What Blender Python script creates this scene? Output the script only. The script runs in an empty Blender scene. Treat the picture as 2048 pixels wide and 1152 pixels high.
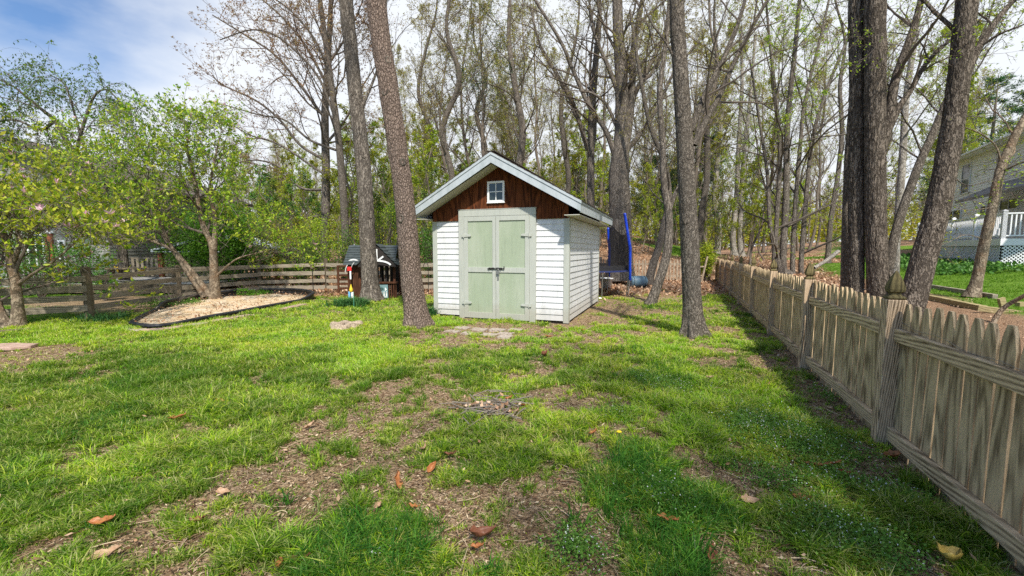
import bpy, math, random
import numpy as np
from mathutils import Vector, Matrix

S = bpy.context.scene
R = math.radians
# ------------------------------------------------------------------ camera
CAM_H = 1.55
FPX = 850.0                      # focal length in photo pixels (2048 wide)
PITCH = math.atan(76 / FPX)
cd = bpy.data.cameras.new("camera")
cam = bpy.data.objects.new("camera", cd)
S.collection.objects.link(cam)
cam.location = (0, 0, CAM_H)
cam.rotation_euler = (math.pi / 2 - PITCH, 0, 0)
cd.sensor_width = 36
cd.lens = FPX / 2048 * 36
cd.clip_start = 0.05
cd.clip_end = 2000
S.camera = cam
# ------------------------------------------------------------------ sun, sky
SUN_EL, SUN_AZ = R(51), R(170)       # azimuth clockwise from +Y: behind the camera, to the right
sd = bpy.data.lights.new("sun", 'SUN')
sd.energy = 5.0
sd.angle = R(1.5)
sd.color = (1.0, 0.94, 0.84)
sun = bpy.data.objects.new("sun", sd)
S.collection.objects.link(sun)
to_sun = Vector((math.sin(SUN_AZ) * math.cos(SUN_EL), math.cos(SUN_AZ) * math.cos(SUN_EL), math.sin(SUN_EL)))
sun.rotation_euler = to_sun.to_track_quat('Z', 'Y').to_euler()
W = bpy.data.worlds.new("World")
S.world = W
W.use_nodes = True
nt = W.node_tree
nt.nodes.clear()
def wn(t, **k):
    n = nt.nodes.new(t)
    for a, b in k.items():
        setattr(n, a, b)
    return n
wo = wn('ShaderNodeOutputWorld')
bg = wn('ShaderNodeBackground')
bg.inputs[1].default_value = 0.12
sky = wn('ShaderNodeTexSky', sky_type='NISHITA', sun_disc=False)
sky.sun_elevation = SUN_EL
sky.sun_rotation = SUN_AZ
sky.air_density = 1.0
sky.dust_density = 1.5
tc = wn('ShaderNodeTexCoord')
mp = wn('ShaderNodeMapping')
mp.inputs['Scale'].default_value = (1.0, 1.0, 2.4)
mp.inputs['Location'].default_value = (0.35, 0.2, 0.1)
nz = wn('ShaderNodeTexNoise')
nz.inputs['Scale'].default_value = 2.1
nz.inputs['Detail'].default_value = 7
nz.inputs['Roughness'].default_value = 0.52
nt.links.new(tc.outputs['Generated'], mp.inputs[0])
nt.links.new(mp.outputs[0], nz.inputs['Vector'])
# clouds thick ahead, open towards the left; thinned overhead and behind to cut fill
sep = wn('ShaderNodeVectorMath', operation='DOT_PRODUCT')
sep.inputs[1].default_value = (0.60, 0.50, -0.75)
nt.links.new(tc.outputs['Generated'], sep.inputs[0])
ad = wn('ShaderNodeMath', operation='MULTIPLY_ADD')
ad.inputs[1].default_value = 0.42
ad.inputs[2].default_value = 0.235
nt.links.new(sep.outputs['Value'], ad.inputs[0])
sm = wn('ShaderNodeMath', operation='ADD')
nt.links.new(ad.outputs[0], sm.inputs[0])
nt.links.new(nz.outputs[0], sm.inputs[1])
rp = wn('ShaderNodeValToRGB')
rp.color_ramp.elements[0].position = 0.44
rp.color_ramp.elements[1].position = 0.72
nt.links.new(sm.outputs[0], rp.inputs[0])
cl = wn('ShaderNodeMixRGB')
cl.inputs[2].default_value = (6.5, 6.8, 7.2, 1)
sk2 = wn('ShaderNodeMixRGB', blend_type='MULTIPLY')
sk2.inputs[0].default_value = 1
sk2.inputs[2].default_value = (.80, 1.0, 1.22, 1)
nt.links.new(sky.outputs[0], sk2.inputs[1])
nt.links.new(rp.outputs[0], cl.inputs[0])
nt.links.new(sk2.outputs[0], cl.inputs[1])
nt.links.new(cl.outputs[0], bg.inputs[0])
nt.links.new(bg.outputs[0], wo.inputs[0])
S.view_settings.view_transform = 'Standard'
S.view_settings.look = 'None'
S.view_settings.gamma = 1
S.view_settings.exposure = 0.30
S.render.engine = 'CYCLES'
S.cycles.max_bounces = 6
S.cycles.diffuse_bounces = 3
S.cycles.transmission_bounces = 4
S.cycles.transparent_max_bounces = 8
S.cycles.use_denoising = False

# ------------------------------------------------------------------ measuring helpers
_c, _s = math.cos(PITCH), math.sin(PITCH)
def ray(x, y):
    u, v = (x - 1024) / FPX, (y - 576) / FPX
    return np.array([u, _c - v * _s, -_s - v * _c])
def P(x, y, D):                       # a point seen at (x, y) that stands D metres away
    a = ray(x, y)
    t = D / a[1]
    return np.array([a[0] * t, D, CAM_H + a[2] * t])
def G(x, y, z=0.0):
    a = ray(x, y)
    t = (z - CAM_H) / a[2]
    return np.array([a[0] * t, a[1] * t, z])

# ------------------------------------------------------------------ value noise
def vnoise(x, y, seed=0):
    x = np.asarray(x, float); y = np.asarray(y, float)
    xi = np.floor(x).astype(np.int64); yi = np.floor(y).astype(np.int64)
    fx = x - xi; fy = y - yi
    fx = fx * fx * (3 - 2 * fx); fy = fy * fy * (3 - 2 * fy)
    def h(a, b):
        n = (a * 374761393 + b * 668265263 + seed * 1442695041) & 0x7fffffff
        n = ((n ^ (n >> 13)) * 1274126177) & 0x7fffffff
        n = n ^ (n >> 16)
        return (n & 0xffff) / 65535.0
    return (h(xi, yi) * (1 - fx) + h(xi + 1, yi) * fx) * (1 - fy) + (h(xi, yi + 1) * (1 - fx) + h(xi + 1, yi + 1) * fx) * fy
def fbm(x, y, sc, seed=0, oct=4):
    r = 0; a = 0.5; t = 0
    for i in range(oct):
        r = r + a * vnoise(np.asarray(x) * sc, np.asarray(y) * sc, seed + i * 17); t += a; a *= 0.55; sc *= 2.03
    return r / t
def sstep(a, b, x):
    t = np.clip((np.asarray(x, float) - a) / (b - a), 0, 1)
    return t * t * (3 - 2 * t)

# ------------------------------------------------------------------ mesh collector
class MB:
    def __init__(self):
        self.v = []; self.q = []; self.t = []; self.n = 0; self.poly = []
    def addv(self, V):
        V = np.asarray(V, float).reshape(-1, 3)
        o = self.n; self.v.append(V); self.n += len(V); return o
    def quads(self, V, F, m=0):
        o = self.addv(V); self.q.append((np.asarray(F, np.int64).reshape(-1, 4) + o, m))
    def tris(self, V, F, m=0):
        o = self.addv(V); self.t.append((np.asarray(F, np.int64).reshape(-1, 3) + o, m))
    def mix(self, V, Q, T, m=0):
        o = self.addv(V)
        if Q is not None and len(Q): self.q.append((np.asarray(Q, np.int64).reshape(-1, 4) + o, m))
        if T is not None and len(T): self.t.append((np.asarray(T, np.int64).reshape(-1, 3) + o, m))
    def box(self, lo, hi, m=0, M=None):
        x0, y0, z0 = lo; x1, y1, z1 = hi
        V = np.array([[x0,y0,z0],[x1,y0,z0],[x1,y1,z0],[x0,y1,z0],[x0,y0,z1],[x1,y0,z1],[x1,y1,z1],[x0,y1,z1]], float)
        if M is not None: V = V @ M[:3, :3].T + M[:3, 3]
        self.quads(V, [[0,3,2,1],[4,5,6,7],[0,1,5,4],[1,2,6,5],[2,3,7,6],[3,0,4,7]], m)
    def bar(self, a, b, w, t, m=0, up=(0, 0, 1)):      # a straight bar from a to b, w wide (sideways) and t thick (along up)
        a = np.array(a, float); b = np.array(b, float); d = b - a; L = np.linalg.norm(d); d /= L
        s = np.cross(d, up); s /= np.linalg.norm(s); u = np.cross(s, d)
        M = np.eye(4); M[:3, 0] = d; M[:3, 1] = s; M[:3, 2] = u; M[:3, 3] = a
        self.box((0, -w / 2, -t / 2), (L, w / 2, t / 2), m, M)
    def prism(self, poly, y0, y1, m=0, M=None, axis='y'):   # polygon (x,z) extruded along y (or (x,y) along z)
        n = len(poly); A = []
        for yy in (y0, y1):
            for p in poly: A.append((p[0], yy, p[1]) if axis == 'y' else (p[0], p[1], yy) if axis == 'z' else (yy, p[0], p[1]))
        V = np.array(A, float)
        if M is not None: V = V @ M[:3, :3].T + M[:3, 3]
        o = self.addv(V)
        self.poly.append(([o + i for i in range(n)], m)); self.poly.append(([o + n + i for i in reversed(range(n))], m))
        Q = [[i + n, (i + 1) % n + n, (i + 1) % n, i] for i in range(n)]
        self.q.append((np.array(Q) + o, m))
    def lathe(self, prof, k=12, m=0, c=(0, 0, 0), rot=0.0):
        ang = np.arange(k) * 2 * math.pi / k + rot
        V = np.array([[c[0] + r * math.cos(a), c[1] + r * math.sin(a), c[2] + z] for r, z in prof for a in ang])
        Q = [[i * k + j, i * k + (j + 1) % k, (i + 1) * k + (j + 1) % k, (i + 1) * k + j] for i in range(len(prof) - 1) for j in range(k)]
        o = self.addv(V); self.q.append((np.array(Q) + o, m))
        self.poly.append(([o + j for j in reversed(range(k))], m)); self.poly.append(([o + (len(prof) - 1) * k + j for j in range(k)], m))
    def tubes(self, Pn, Rn, k=6, m=0, wob=None):
        Pn = np.asarray(Pn, float); Rn = np.asarray(Rn, float)
        if Pn.ndim == 2: Pn = Pn[None]; Rn = Rn[None]
        B, n, _ = Pn.shape
        T = np.gradient(Pn, axis=1); T /= np.linalg.norm(T, axis=2, keepdims=True) + 1e-9
        mean = T.mean(1)
        ref = np.where(np.abs(mean[:, 2:3]) > .75, np.array([[1., .13, 0]]), np.array([[.05, .1, 1.]]))[:, None, :]
        U = np.cross(T, ref); U /= np.linalg.norm(U, axis=2, keepdims=True) + 1e-9
        Vv = np.cross(T, U)
        a = np.arange(k) * 2 * math.pi / k
        rr = Rn[:, :, None, None] * (1 if wob is None else wob[..., None])
        ring = Pn[:, :, None] + rr * (np.cos(a)[None, None, :, None] * U[:, :, None] + np.sin(a)[None, None, :, None] * Vv[:, :, None])
        i = np.arange(n - 1)[:, None]; j = np.arange(k)[None, :]
        F = np.stack([i * k + j, i * k + (j + 1) % k, (i + 1) * k + (j + 1) % k, (i + 1) * k + j], -1).reshape(-1, 4)
        F = (F[None] + (np.arange(B) * n * k)[:, None, None]).reshape(-1, 4)
        self.quads(ring.reshape(-1, 3), F[:, ::-1], m)
    def mesh(self, name, mats, smooth=False):
        me = bpy.data.meshes.new(name)
        V = np.concatenate(self.v)
        loops = []; sizes = []; mi = []
        for F, m in self.q: loops.append(F.ravel()); sizes.append(np.full(len(F), 4)); mi.append(np.full(len(F), m))
        for F, m in self.t: loops.append(F.ravel()); sizes.append(np.full(len(F), 3)); mi.append(np.full(len(F), m))
        for F, m in self.poly: loops.append(np.array(F)); sizes.append(np.array([len(F)])); mi.append(np.array([m]))
        L = np.concatenate(loops).astype(np.int32); Z = np.concatenate(sizes).astype(np.int32); I = np.concatenate(mi).astype(np.int32)
        me.vertices.add(len(V)); me.vertices.foreach_set('co', V.ravel().astype(np.float32))
        me.loops.add(len(L)); me.loops.foreach_set('vertex_index', L)
        me.polygons.add(len(Z))
        me.polygons.foreach_set('loop_start', (np.cumsum(Z) - Z).astype(np.int32))
        for x in (mats if isinstance(mats, (list, tuple)) else [mats]): me.materials.append(x)
        me.polygons.foreach_set('material_index', I)
        me.polygons.foreach_set('use_smooth', np.full(len(Z), bool(smooth)))
        me.update(calc_edges=True)
        return me
def link(o): S.collection.objects.link(o); return o
def tag(o, label=None, cat=None, group=None, kind=None):
    if label: o['label'] = label
    if cat: o['category'] = cat
    if group: o['group'] = group
    if kind: o['kind'] = kind
    return o
def obj(name, mb, mats, parent=None, smooth=False, bev=0, loc=None, label=None):
    me = mb if isinstance(mb, bpy.types.Mesh) else mb.mesh(name, mats, smooth)
    o = link(bpy.data.objects.new(name, me))
    if parent is not None: o.parent = parent
    if loc is not None: o.location = [float(a) for a in loc]
    if bev:
        b = o.modifiers.new('bevel', 'BEVEL'); b.width = bev; b.segments = 2; b.limit_method = 'ANGLE'
    if label: o['label'] = label
    return o
def thing(name, loc, rz, label, cat, group=None):
    o = link(bpy.data.objects.new(name, None))
    o.empty_display_size = .2
    o.location = [float(a) for a in loc]; o.rotation_euler = (0, 0, rz)
    return tag(o, label, cat, group)
def copy_tree(o, loc, rz=0, sc=1.0, label=None, group=None):
    def cp(a, parent):
        c = link(a.copy())
        if parent is not None: c.parent = parent
        for ch in a.children: cp(ch, c)
        return c
    c = cp(o, None)
    c.location = [float(a) for a in loc]; c.rotation_euler = (0, 0, rz); c.scale = (sc,) * 3 if not hasattr(sc, '__len__') else sc
    if label: c['label'] = label
    if group: c['group'] = group
    return c

# ------------------------------------------------------------------ materials
class NT:
    def __init__(self, name):
        self.m = bpy.data.materials.new(name); self.m.use_nodes = True
        self.t = self.m.node_tree; self.t.nodes.clear()
        self.out = self.n('ShaderNodeOutputMaterial')
        self.co = self.n('ShaderNodeTexCoord').outputs['Object']
    def n(self, t, **k):
        x = self.t.nodes.new(t)
        for a, b in k.items(): setattr(x, a, b)
        return x
    def l(self, a, b): self.t.links.new(a, b)
    def map(self, scale=(1, 1, 1), rot=(0, 0, 0), src=None, loc=None):
        m = self.n('ShaderNodeMapping'); m.inputs['Scale'].default_value = scale; m.inputs['Rotation'].default_value = rot
        self.l(src or self.co, m.inputs[0])
        if loc is not None: self.l(loc, m.inputs['Location'])
        return m.outputs[0]
    def noise(self, vec, scale, detail=5, rough=.55, dist=0):
        x = self.n('ShaderNodeTexNoise'); x.inputs['Scale'].default_value = scale; x.inputs['Detail'].default_value = detail
        x.inputs['Roughness'].default_value = rough; x.inputs['Distortion'].default_value = dist
        self.l(vec, x.inputs['Vector']); return x.outputs[0]
    def vor(self, vec, scale, feature='DISTANCE_TO_EDGE'):
        x = self.n('ShaderNodeTexVoronoi', feature=feature); x.inputs['Scale'].default_value = scale
        self.l(vec, x.inputs['Vector']); return x.outputs[0]
    def ramp(self, fac, stops, interp='LINEAR'):
        r = self.n('ShaderNodeValToRGB'); e = r.color_ramp.elements; r.color_ramp.interpolation = interp
        while len(e) < len(stops): e.new(.5)
        for q, (p, c) in zip(e, stops):
            q.position = p; q.color = (c, c, c, 1) if not hasattr(c, '__len__') else tuple(c) + (1,)
        self.l(fac, r.inputs[0]); return r.outputs[0]
    def mixc(self, fac, a, b, mode='MIX'):
        x = self.n('ShaderNodeMixRGB', blend_type=mode)
        for i, v in enumerate((fac, a, b)):
            if isinstance(v, (int, float)): x.inputs[i].default_value = v if i == 0 else (v, v, v, 1)
            elif hasattr(v, 'is_linked'): self.l(v, x.inputs[i])
            else: x.inputs[i].default_value = tuple(v) + (1,)
        return x.outputs[0]
    def math(self, op, a, b=0.0, c=0.0):
        x = self.n('ShaderNodeMath', operation=op)
        for i, v in enumerate((a, b, c)):
            if isinstance(v, (int, float)): x.inputs[i].default_value = v
            else: self.l(v, x.inputs[i])
        return x.outputs[0]
    def island(self): return self.n('ShaderNodeNewGeometry').outputs['Random Per Island']
    def orand(self): return self.n('ShaderNodeObjectInfo').outputs['Random']
    def bump(self, h, strength=.5, dist=.01):
        b = self.n('ShaderNodeBump'); b.inputs['Strength'].default_value = strength; b.inputs['Distance'].default_value = dist
        self.l(h, b.inputs['Height']); return b.outputs[0]
    def bsdf(self, col, rough=.7, normal=None, spec=.3, metal=0):
        b = self.n('ShaderNodeBsdfPrincipled')
        if hasattr(col, 'is_linked'): self.l(col, b.inputs['Base Color'])
        else: b.inputs['Base Color'].default_value = tuple(col) + (1,)
        if hasattr(rough, 'is_linked'): self.l(rough, b.inputs['Roughness'])
        else: b.inputs['Roughness'].default_value = rough
        b.inputs['Specular IOR Level'].default_value = spec; b.inputs['Metallic'].default_value = metal
        if normal is not None: self.l(normal, b.inputs['Normal'])
        self.l(b.outputs[0], self.out.inputs[0]); return b.outputs[0]
    def leaf(self, col, trans=.4, rough=.5, spec=.25):
        b = self.bsdf(col, rough, None, spec)
        t = self.n('ShaderNodeBsdfTranslucent')
        if hasattr(col, 'is_linked'): self.l(col, t.inputs[0])
        else: t.inputs[0].default_value = tuple(col) + (1,)
        x = self.n('ShaderNodeMixShader'); x.inputs[0].default_value = trans
        self.l(b, x.inputs[1]); self.l(t.outputs[0], x.inputs[2]); self.l(x.outputs[0], self.out.inputs[0])

def m_paint(name, col, rough=.5, dirt=.25, dcol=(.25, .22, .16), bump=.15, sc=6, spec=.3, mud=0):
    t = NT(name)
    n1 = t.noise(t.map((1, 1, .35)), sc, 6, .6); n2 = t.noise(t.co, sc * 9, 4)
    f = t.ramp(n1, [(.45, 0), (.8, dirt)])
    c = t.mixc(f, col, dcol)
    c = t.mixc(t.ramp(n2, [(.3, .0), (.8, .16)]), c, [a * .72 for a in col])
    if mud:                                            # rain splash and soil on the lowest boards, streaks further up
        sx = t.n('ShaderNodeSeparateXYZ'); t.l(t.co, sx.inputs[0])
        zz = t.math('ADD', sx.outputs[2], t.math('MULTIPLY', t.noise(t.co, 7, 5, .7), -.42))
        c = t.mixc(t.ramp(zz, [(0, mud), (.16, 0)]), c, (.30, .24, .16))
        c = t.mixc(t.ramp(t.noise(t.map((1, 1, .08)), 24, 5, .7), [(.52, 0), (.72, .35)]), c, [a * .55 for a in col])
        c = t.mixc(t.ramp(t.noise(t.co, 55, 2, .5), [(.70, 0), (.74, .5)]), c, [a * .45 for a in col])
    t.bsdf(c, rough, t.bump(n2, bump, .003), spec); return t.m
def m_leaf(name, cols, trans=.4, var=.25, rough=.5, big=None):
    t = NT(name)
    n = len(cols)
    c = t.ramp(t.island(), [(i / max(1, n - 1), c) for i, c in enumerate(cols)])
    if var:
        hsv = t.n('ShaderNodeHueSaturation')
        t.l(c, hsv.inputs['Color'])
        t.l(t.math('MULTIPLY_ADD', t.orand(), .05, .475), hsv.inputs['Hue'])
        t.l(t.math('MULTIPLY_ADD', t.orand(), var * 2, 1 - var), hsv.inputs['Value'])
        c = hsv.outputs[0]
    if big is not None:
        nn = t.noise(t.co, big[0], 4, .6)
        c = t.mixc(t.ramp(nn, [(.38, 0), (.62, 1)]), c, t.mixc(1.0, c, big[1], 'MULTIPLY'))
    t.leaf(c, trans, rough); return t.m
def m_bark(name, dark, light, sc=14, stretch=.25, crack=.12, bump=1.0, moss=None, dist=.03, scaly=0.0):
    t = NT(name)
    warp = t.n('ShaderNodeVectorMath', operation='MULTIPLY_ADD')
    nv = t.n('ShaderNodeTexNoise'); nv.inputs['Scale'].default_value = 7; nv.inputs['Detail'].default_value = 3; t.l(t.co, nv.inputs['Vector'])
    t.l(nv.outputs['Color'], warp.inputs[0]); warp.inputs[1].default_value = (.07, .07, .14); t.l(t.co, warp.inputs[2])
    v = t.map((1, 1, stretch), src=warp.outputs[0])
    def ridge(s, w):                                   # furrows run where the noise crosses its middle
        q = t.math('ABSOLUTE', t.math('SUBTRACT', t.noise(v, s, 2.5, .55), .5)); return t.ramp(q, [(0, 0), (w * .5, .35), (w, .85), (w * 2.2, 1)])
    furrow = t.math('MULTIPLY', ridge(sc * .55, .055), ridge(sc * 1.3, .04))
    e = t.ramp(t.vor(v, sc * 1.15), [(0, 0), (crack, .8), (crack * 3, 1)])
    n = t.noise(t.map((1, 1, stretch)), sc * 3.2, 7, .72)
    nb = t.noise(t.co, 2.2, 5, .6)
    h = t.math('ADD', t.math('MULTIPLY', furrow, .55 * (1 - scaly)), t.math('MULTIPLY', e, .06 + .55 * scaly))
    h = t.math('ADD', h, t.math('MULTIPLY', n, .55))
    c = t.ramp(h, [(.22, dark), (.62, [a * .55 + b * .45 for a, b in zip(dark, light)]), (.92, light)])
    c = t.mixc(t.ramp(nb, [(.38, 0), (.68, .5)]), c, [a * .5 for a in light])
    if moss: c = t.mixc(t.ramp(t.noise(t.co, 3.1, 5), [(.5, 0), (.7, .6)]), c, moss)
    t.bsdf(c, .92, t.bump(h, bump, dist), .12); return t.m
def m_twig(name, col, col2):
    t = NT(name)
    n = t.noise(t.co, 9, 3)
    c = t.mixc(n, col, col2)
    c = t.mixc(t.math('MULTIPLY', t.orand(), .45), c, (.10, .085, .07))
    t.bsdf(c, .9, None, .1); return t.m
def m_wood(name, light, dark, axis='z', green=.0, ring=1.0, sc=1.0):
    """weathered board: grain along one axis, every board its own piece of it"""
    t = NT(name)
    isl = t.island()
    cmb = t.n('ShaderNodeCombineXYZ')
    t.l(t.math('MULTIPLY', isl, 37.0), cmb.inputs[0]); t.l(t.math('MULTIPLY', isl, 91.0), cmb.inputs[1]); t.l(t.math('MULTIPLY', isl, 53.0), cmb.inputs[2])
    st = {'z': (1, 1, .11), 'x': (.11, 1, 1), 'y': (1, .11, 1)}[axis]
    v = t.map(st, loc=cmb.outputs[0])
    warp = t.n('ShaderNodeVectorMath', operation='MULTIPLY_ADD')
    nv = t.n('ShaderNodeTexNoise'); nv.inputs['Scale'].default_value = 5 * sc; nv.inputs['Detail'].default_value = 1.5; t.l(v, nv.inputs['Vector'])
    t.l(nv.outputs['Color'], warp.inputs[0]); warp.inputs[1].default_value = (.22, .22, .05); t.l(v, warp.inputs[2])
    w = t.n('ShaderNodeTexWave', wave_type='RINGS'); w.inputs['Scale'].default_value = 16 * sc * ring; w.inputs['Distortion'].default_value = 3.5
    w.inputs['Detail'].default_value = 2; w.inputs['Detail Scale'].default_value = .8
    w.rings_direction = {'z': 'X', 'x': 'Y', 'y': 'X'}[axis]
    t.l(warp.outputs[0], w.inputs[0])
    f = t.noise(v, 70 * sc, 5, .7)
    g = t.noise(v, 12 * sc, 4, .6)
    gr = t.math('ADD', t.math('MULTIPLY', w.outputs[1], .26), t.math('MULTIPLY', f, .62)); gr = t.math('ADD', gr, t.math('MULTIPLY', g, .3))
    c = t.ramp(gr, [(.40, dark), (.55, [a * .5 + b * .5 for a, b in zip(dark, light)]), (.72, light)])
    c = t.mixc(t.ramp(g, [(.4, 0), (.75, .55)]), c, [a * .6 for a in light])
    if green: c = t.mixc(t.ramp(t.noise(t.co, 3.2, 4), [(.45, 0), (.75, green)]), c, (.17, .15, .06))
    c = t.mixc(t.ramp(isl, [(.15, 0), (1, .6)]), c, [a * .42 for a in light])
    t.bsdf(c, .88, t.bump(gr, .3, .003), .15); return t.m

# ------------------------------------------------------------------ growing plants
def resample(pts, n):
    pts = np.asarray(pts, float)
    q = np.concatenate([[2 * pts[0] - pts[1]], pts, [2 * pts[-1] - pts[-2]]])
    out = []
    m = len(pts) - 1
    for t in np.linspace(0, m, n):
        i = min(int(t), m - 1); f = t - i
        a, b, c, d = q[i], q[i + 1], q[i + 2], q[i + 3]
        out.append(.5 * (2 * b + (c - a) * f + (2 * a - 5 * b + 4 * c - d) * f * f + (3 * b - a - 3 * c + d) * f ** 3))
    return np.array(out)
def sprout(rng, PP, RR, per, length, angle, npts, wander, trop, tmin=.25, tmax=1.0, rr=.55, lfall=.55, rmin=.004, bias=None, taper=.2):
    """children of every branch in PP (B,n,3) -> new (B*per, npts, 3), radii"""
    B, n, _ = PP.shape
    N = B * per
    pi = np.repeat(np.arange(B), per)
    k = np.tile(np.arange(per), B)
    t = tmin + (tmax - tmin) * (k + rng.random(N)) / per
    x = t * (n - 1); i = np.minimum(x.astype(int), n - 2); f = (x - i)[:, None]
    p = PP[pi, i] * (1 - f) + PP[pi, i + 1] * f
    tan = PP[pi, i + 1] - PP[pi, i]; tan /= np.linalg.norm(tan, axis=1, keepdims=True) + 1e-9
    r = (RR[pi, i] * (1 - f[:, 0]) + RR[pi, i + 1] * f[:, 0])
    az = rng.random(B)[pi] * 6.28 + k * 2.4 + rng.normal(0, .4, N)
    ref = np.where(np.abs(tan[:, 2:3]) > .8, np.array([[1., 0, 0]]), np.array([[0, 0, 1.]]))
    u = np.cross(tan, ref); u /= np.linalg.norm(u, axis=1, keepdims=True); w = np.cross(tan, u)
    an = angle * (1 + rng.normal(0, .22, N))
    d = tan * np.cos(an)[:, None] + (u * np.cos(az)[:, None] + w * np.sin(az)[:, None]) * np.sin(an)[:, None]
    if bias is not None: d = d + np.asarray(bias)[None]
    d /= np.linalg.norm(d, axis=1, keepdims=True)
    plen = np.linalg.norm(np.diff(PP, axis=1), axis=2).sum(1)[pi]
    L = (length if length > 0 else -length * plen) * (1 - lfall * (t - tmin) / max(1e-6, 1 - tmin)) * rng.uniform(.65, 1.3, N)
    seg = (L / (npts - 1))[:, None]
    Q = np.empty((N, npts, 3)); Q[:, 0] = p
    for j in range(1, npts):
        d = d + rng.normal(0, wander, (N, 3)); d[:, 2] += trop
        d /= np.linalg.norm(d, axis=1, keepdims=True)
        Q[:, j] = Q[:, j - 1] + d * seg
    r0 = np.maximum(np.minimum(r * rr, L * .035), rmin)
    RQ = r0[:, None] * np.linspace(1, taper, npts)[None]
    return Q, np.maximum(RQ, rmin * .6)
def leaves(rng, mb, C, size, m=1, flat=.35, aspect=.55, fold=True, dirs=None):
    """one diamond leaf per centre"""
    N = len(C)
    if N == 0: return
    s = size * rng.uniform(.6, 1.35, N)[:, None]
    d = rng.normal(0, 1, (N, 3)); d[:, 2] *= flat * 1.5
    if dirs is not None: d = d * .6 + dirs
    d /= np.linalg.norm(d, axis=1, keepdims=True)
    nn = rng.normal(0, 1, (N, 3)) * (1 - flat); nn[:, 2] += 1
    w = np.cross(d, nn); w /= np.linalg.norm(w, axis=1, keepdims=True) + 1e-9
    a = C; b = C + d * s * .45 + w * s * aspect * .5; c = C + d * s; e = C + d * s * .45 - w * s * aspect * .5
    V = np.stack([a, b, c, e], 1).reshape(-1, 3)
    F = np.arange(N * 4).reshape(-1, 4)
    mb.quads(V, F, m)
def along(rng, PP, per, spread=.02, tmin=.3):
    B, n, _ = PP.shape
    pi = np.repeat(np.arange(B), per); t = tmin + (1 - tmin) * rng.random(B * per)
    x = t * (n - 1); i = np.minimum(x.astype(int), n - 2); f = (x - i)[:, None]
    return PP[pi, i] * (1 - f) + PP[pi, i + 1] * f + rng.normal(0, spread, (B * per, 3))
# ================================================================== materials used all over
M = {}
M['rail'] = m_wood('weathered_rail_wood', (.80, .60, .37), (.10, .062, .03), 'x', .22, .8)
M['picket'] = m_wood('weathered_picket_wood', (.80, .60, .36), (.10, .062, .03), 'z', .18, .9)
M['post'] = m_wood('weathered_post_wood', (.78, .57, .37), (.09, .055, .03), 'z', .12, 1.5)
M['board'] = m_wood('grey_board_wood', (.46, .40, .31), (.07, .055, .04), 'x', .3, .8)
M['boardpost'] = m_wood('grey_post_wood', (.24, .19, .13), (.05, .04, .03), 'z', .3, 1.2)
M['cap'] = m_wood('mossy_cap_wood', (.20, .16, .07), (.045, .035, .02), 'z', .5, 1)
M['twig'] = m_twig('twig_bark', (.17, .14, .115), (.10, .08, .065))
M['twig_pale'] = m_twig('pale_twig_bark', (.33, .29, .24), (.18, .15, .12))
M['twig_red'] = m_twig('reddish_twig_bark', (.20, .13, .105), (.11, .075, .06))
M['bark_grey'] = m_bark('grey_bark', (.04, .031, .025), (.33, .285, .235), 24, .20, .12, 1.0)
M['bark_dark'] = m_bark('dark_furrowed_bark', (.035, .028, .022), (.31, .265, .215), 22, .13, .16, 1.0, dist=.05)
M['bark_flaky'] = m_bark('flaky_bark', (.035, .027, .021), (.27, .225, .18), 20, .24, .07, 1.0, dist=.04)
M['bark_scaly'] = m_bark('scaly_brown_bark', (.05, .032, .024), (.42, .32, .26), 26, .45, .16, 1.0, dist=.04, scaly=.8)
M['bark_smooth'] = m_bark('smooth_grey_bark', (.045, .036, .028), (.29, .25, .205), 34, .35, .08, .9)
M['bark_pale'] = m_bark('pale_bark', (.12, .10, .08), (.52, .47, .41), 16, .5, .05, .7)
M['bark_tan'] = m_bark('tan_magnolia_bark', (.09, .065, .045), (.36, .29, .21), 12, .6, .04, .7, moss=(.22, .12, .06))
M['bark_far'] = m_twig('woodland_bark', (.27, .225, .18), (.11, .085, .065))

# ================================================================== ground
def fence_x(y): return 2.96 + .404 * (y - 3.27)
def H(x, y):
    x = np.asarray(x, float); y = np.asarray(y, float)
    fx = fence_x(y)
    right = np.minimum(.085 * np.maximum(0, x - fx - 1.2), 2.0) * sstep(-3, 3, y)
    b = np.maximum(0, y - 21.8)
    back = 7.0 * (1 - np.exp(-.17 * b / 7.0)) * (1 - .8 * sstep(12, 22, x)) * (1 - .7 * sstep(-8, -16, x))
    return right + back
def Hn(x, y): return float(H(x, y))
blobs = [(40,715,1.2,-1.1),(130,700,.7,-.5),(865,670,.75,-.9),(930,690,.6,-.5),(825,684,.6,-.6),(980,664,.7,-1.2),(1205,640,.55,-.9),
  (1240,622,1.0,-.8),(840,785,.5,-.55),(800,850,.35,-.3),(975,820,.33,-.7),(1160,800,.5,-.4),(1500,722,.5,-.8),(1570,770,.4,-.6),(1640,830,.35,-.6),(1700,900,.25,-.5),
  (660,930,.45,-.35),(900,1090,.25,-.4),(1330,905,.16,-.4),(500,1000,.35,-.3),(250,1085,.35,-.35),(1040,1060,.25,-.35),(880,980,.3,-.25),(1370,690,.5,-.5),(650,665,.7,-.3),
  (1290,750,.75,.6),(1380,765,.4,.5),(1250,925,.38,.6),(1500,850,.55,.5),(1440,1010,.35,.45),(700,720,1.5,.3),(250,780,1.6,.45),(120,900,.8,.2),(760,1090,.3,.7),(1700,860,.3,.4),(1640,1050,.3,.45),
  (1800,1060,.2,.4),(500,680,2.2,.5),(200,645,1.5,.5),(1400,600,1.2,.25),(1180,700,1.2,.25),(1850,1130,.2,-.5),(1300,1110,.2,.3)]
BL = [(G(a, b)[0], G(a, b)[1], r, k) for a, b, r, k in blobs]
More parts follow.
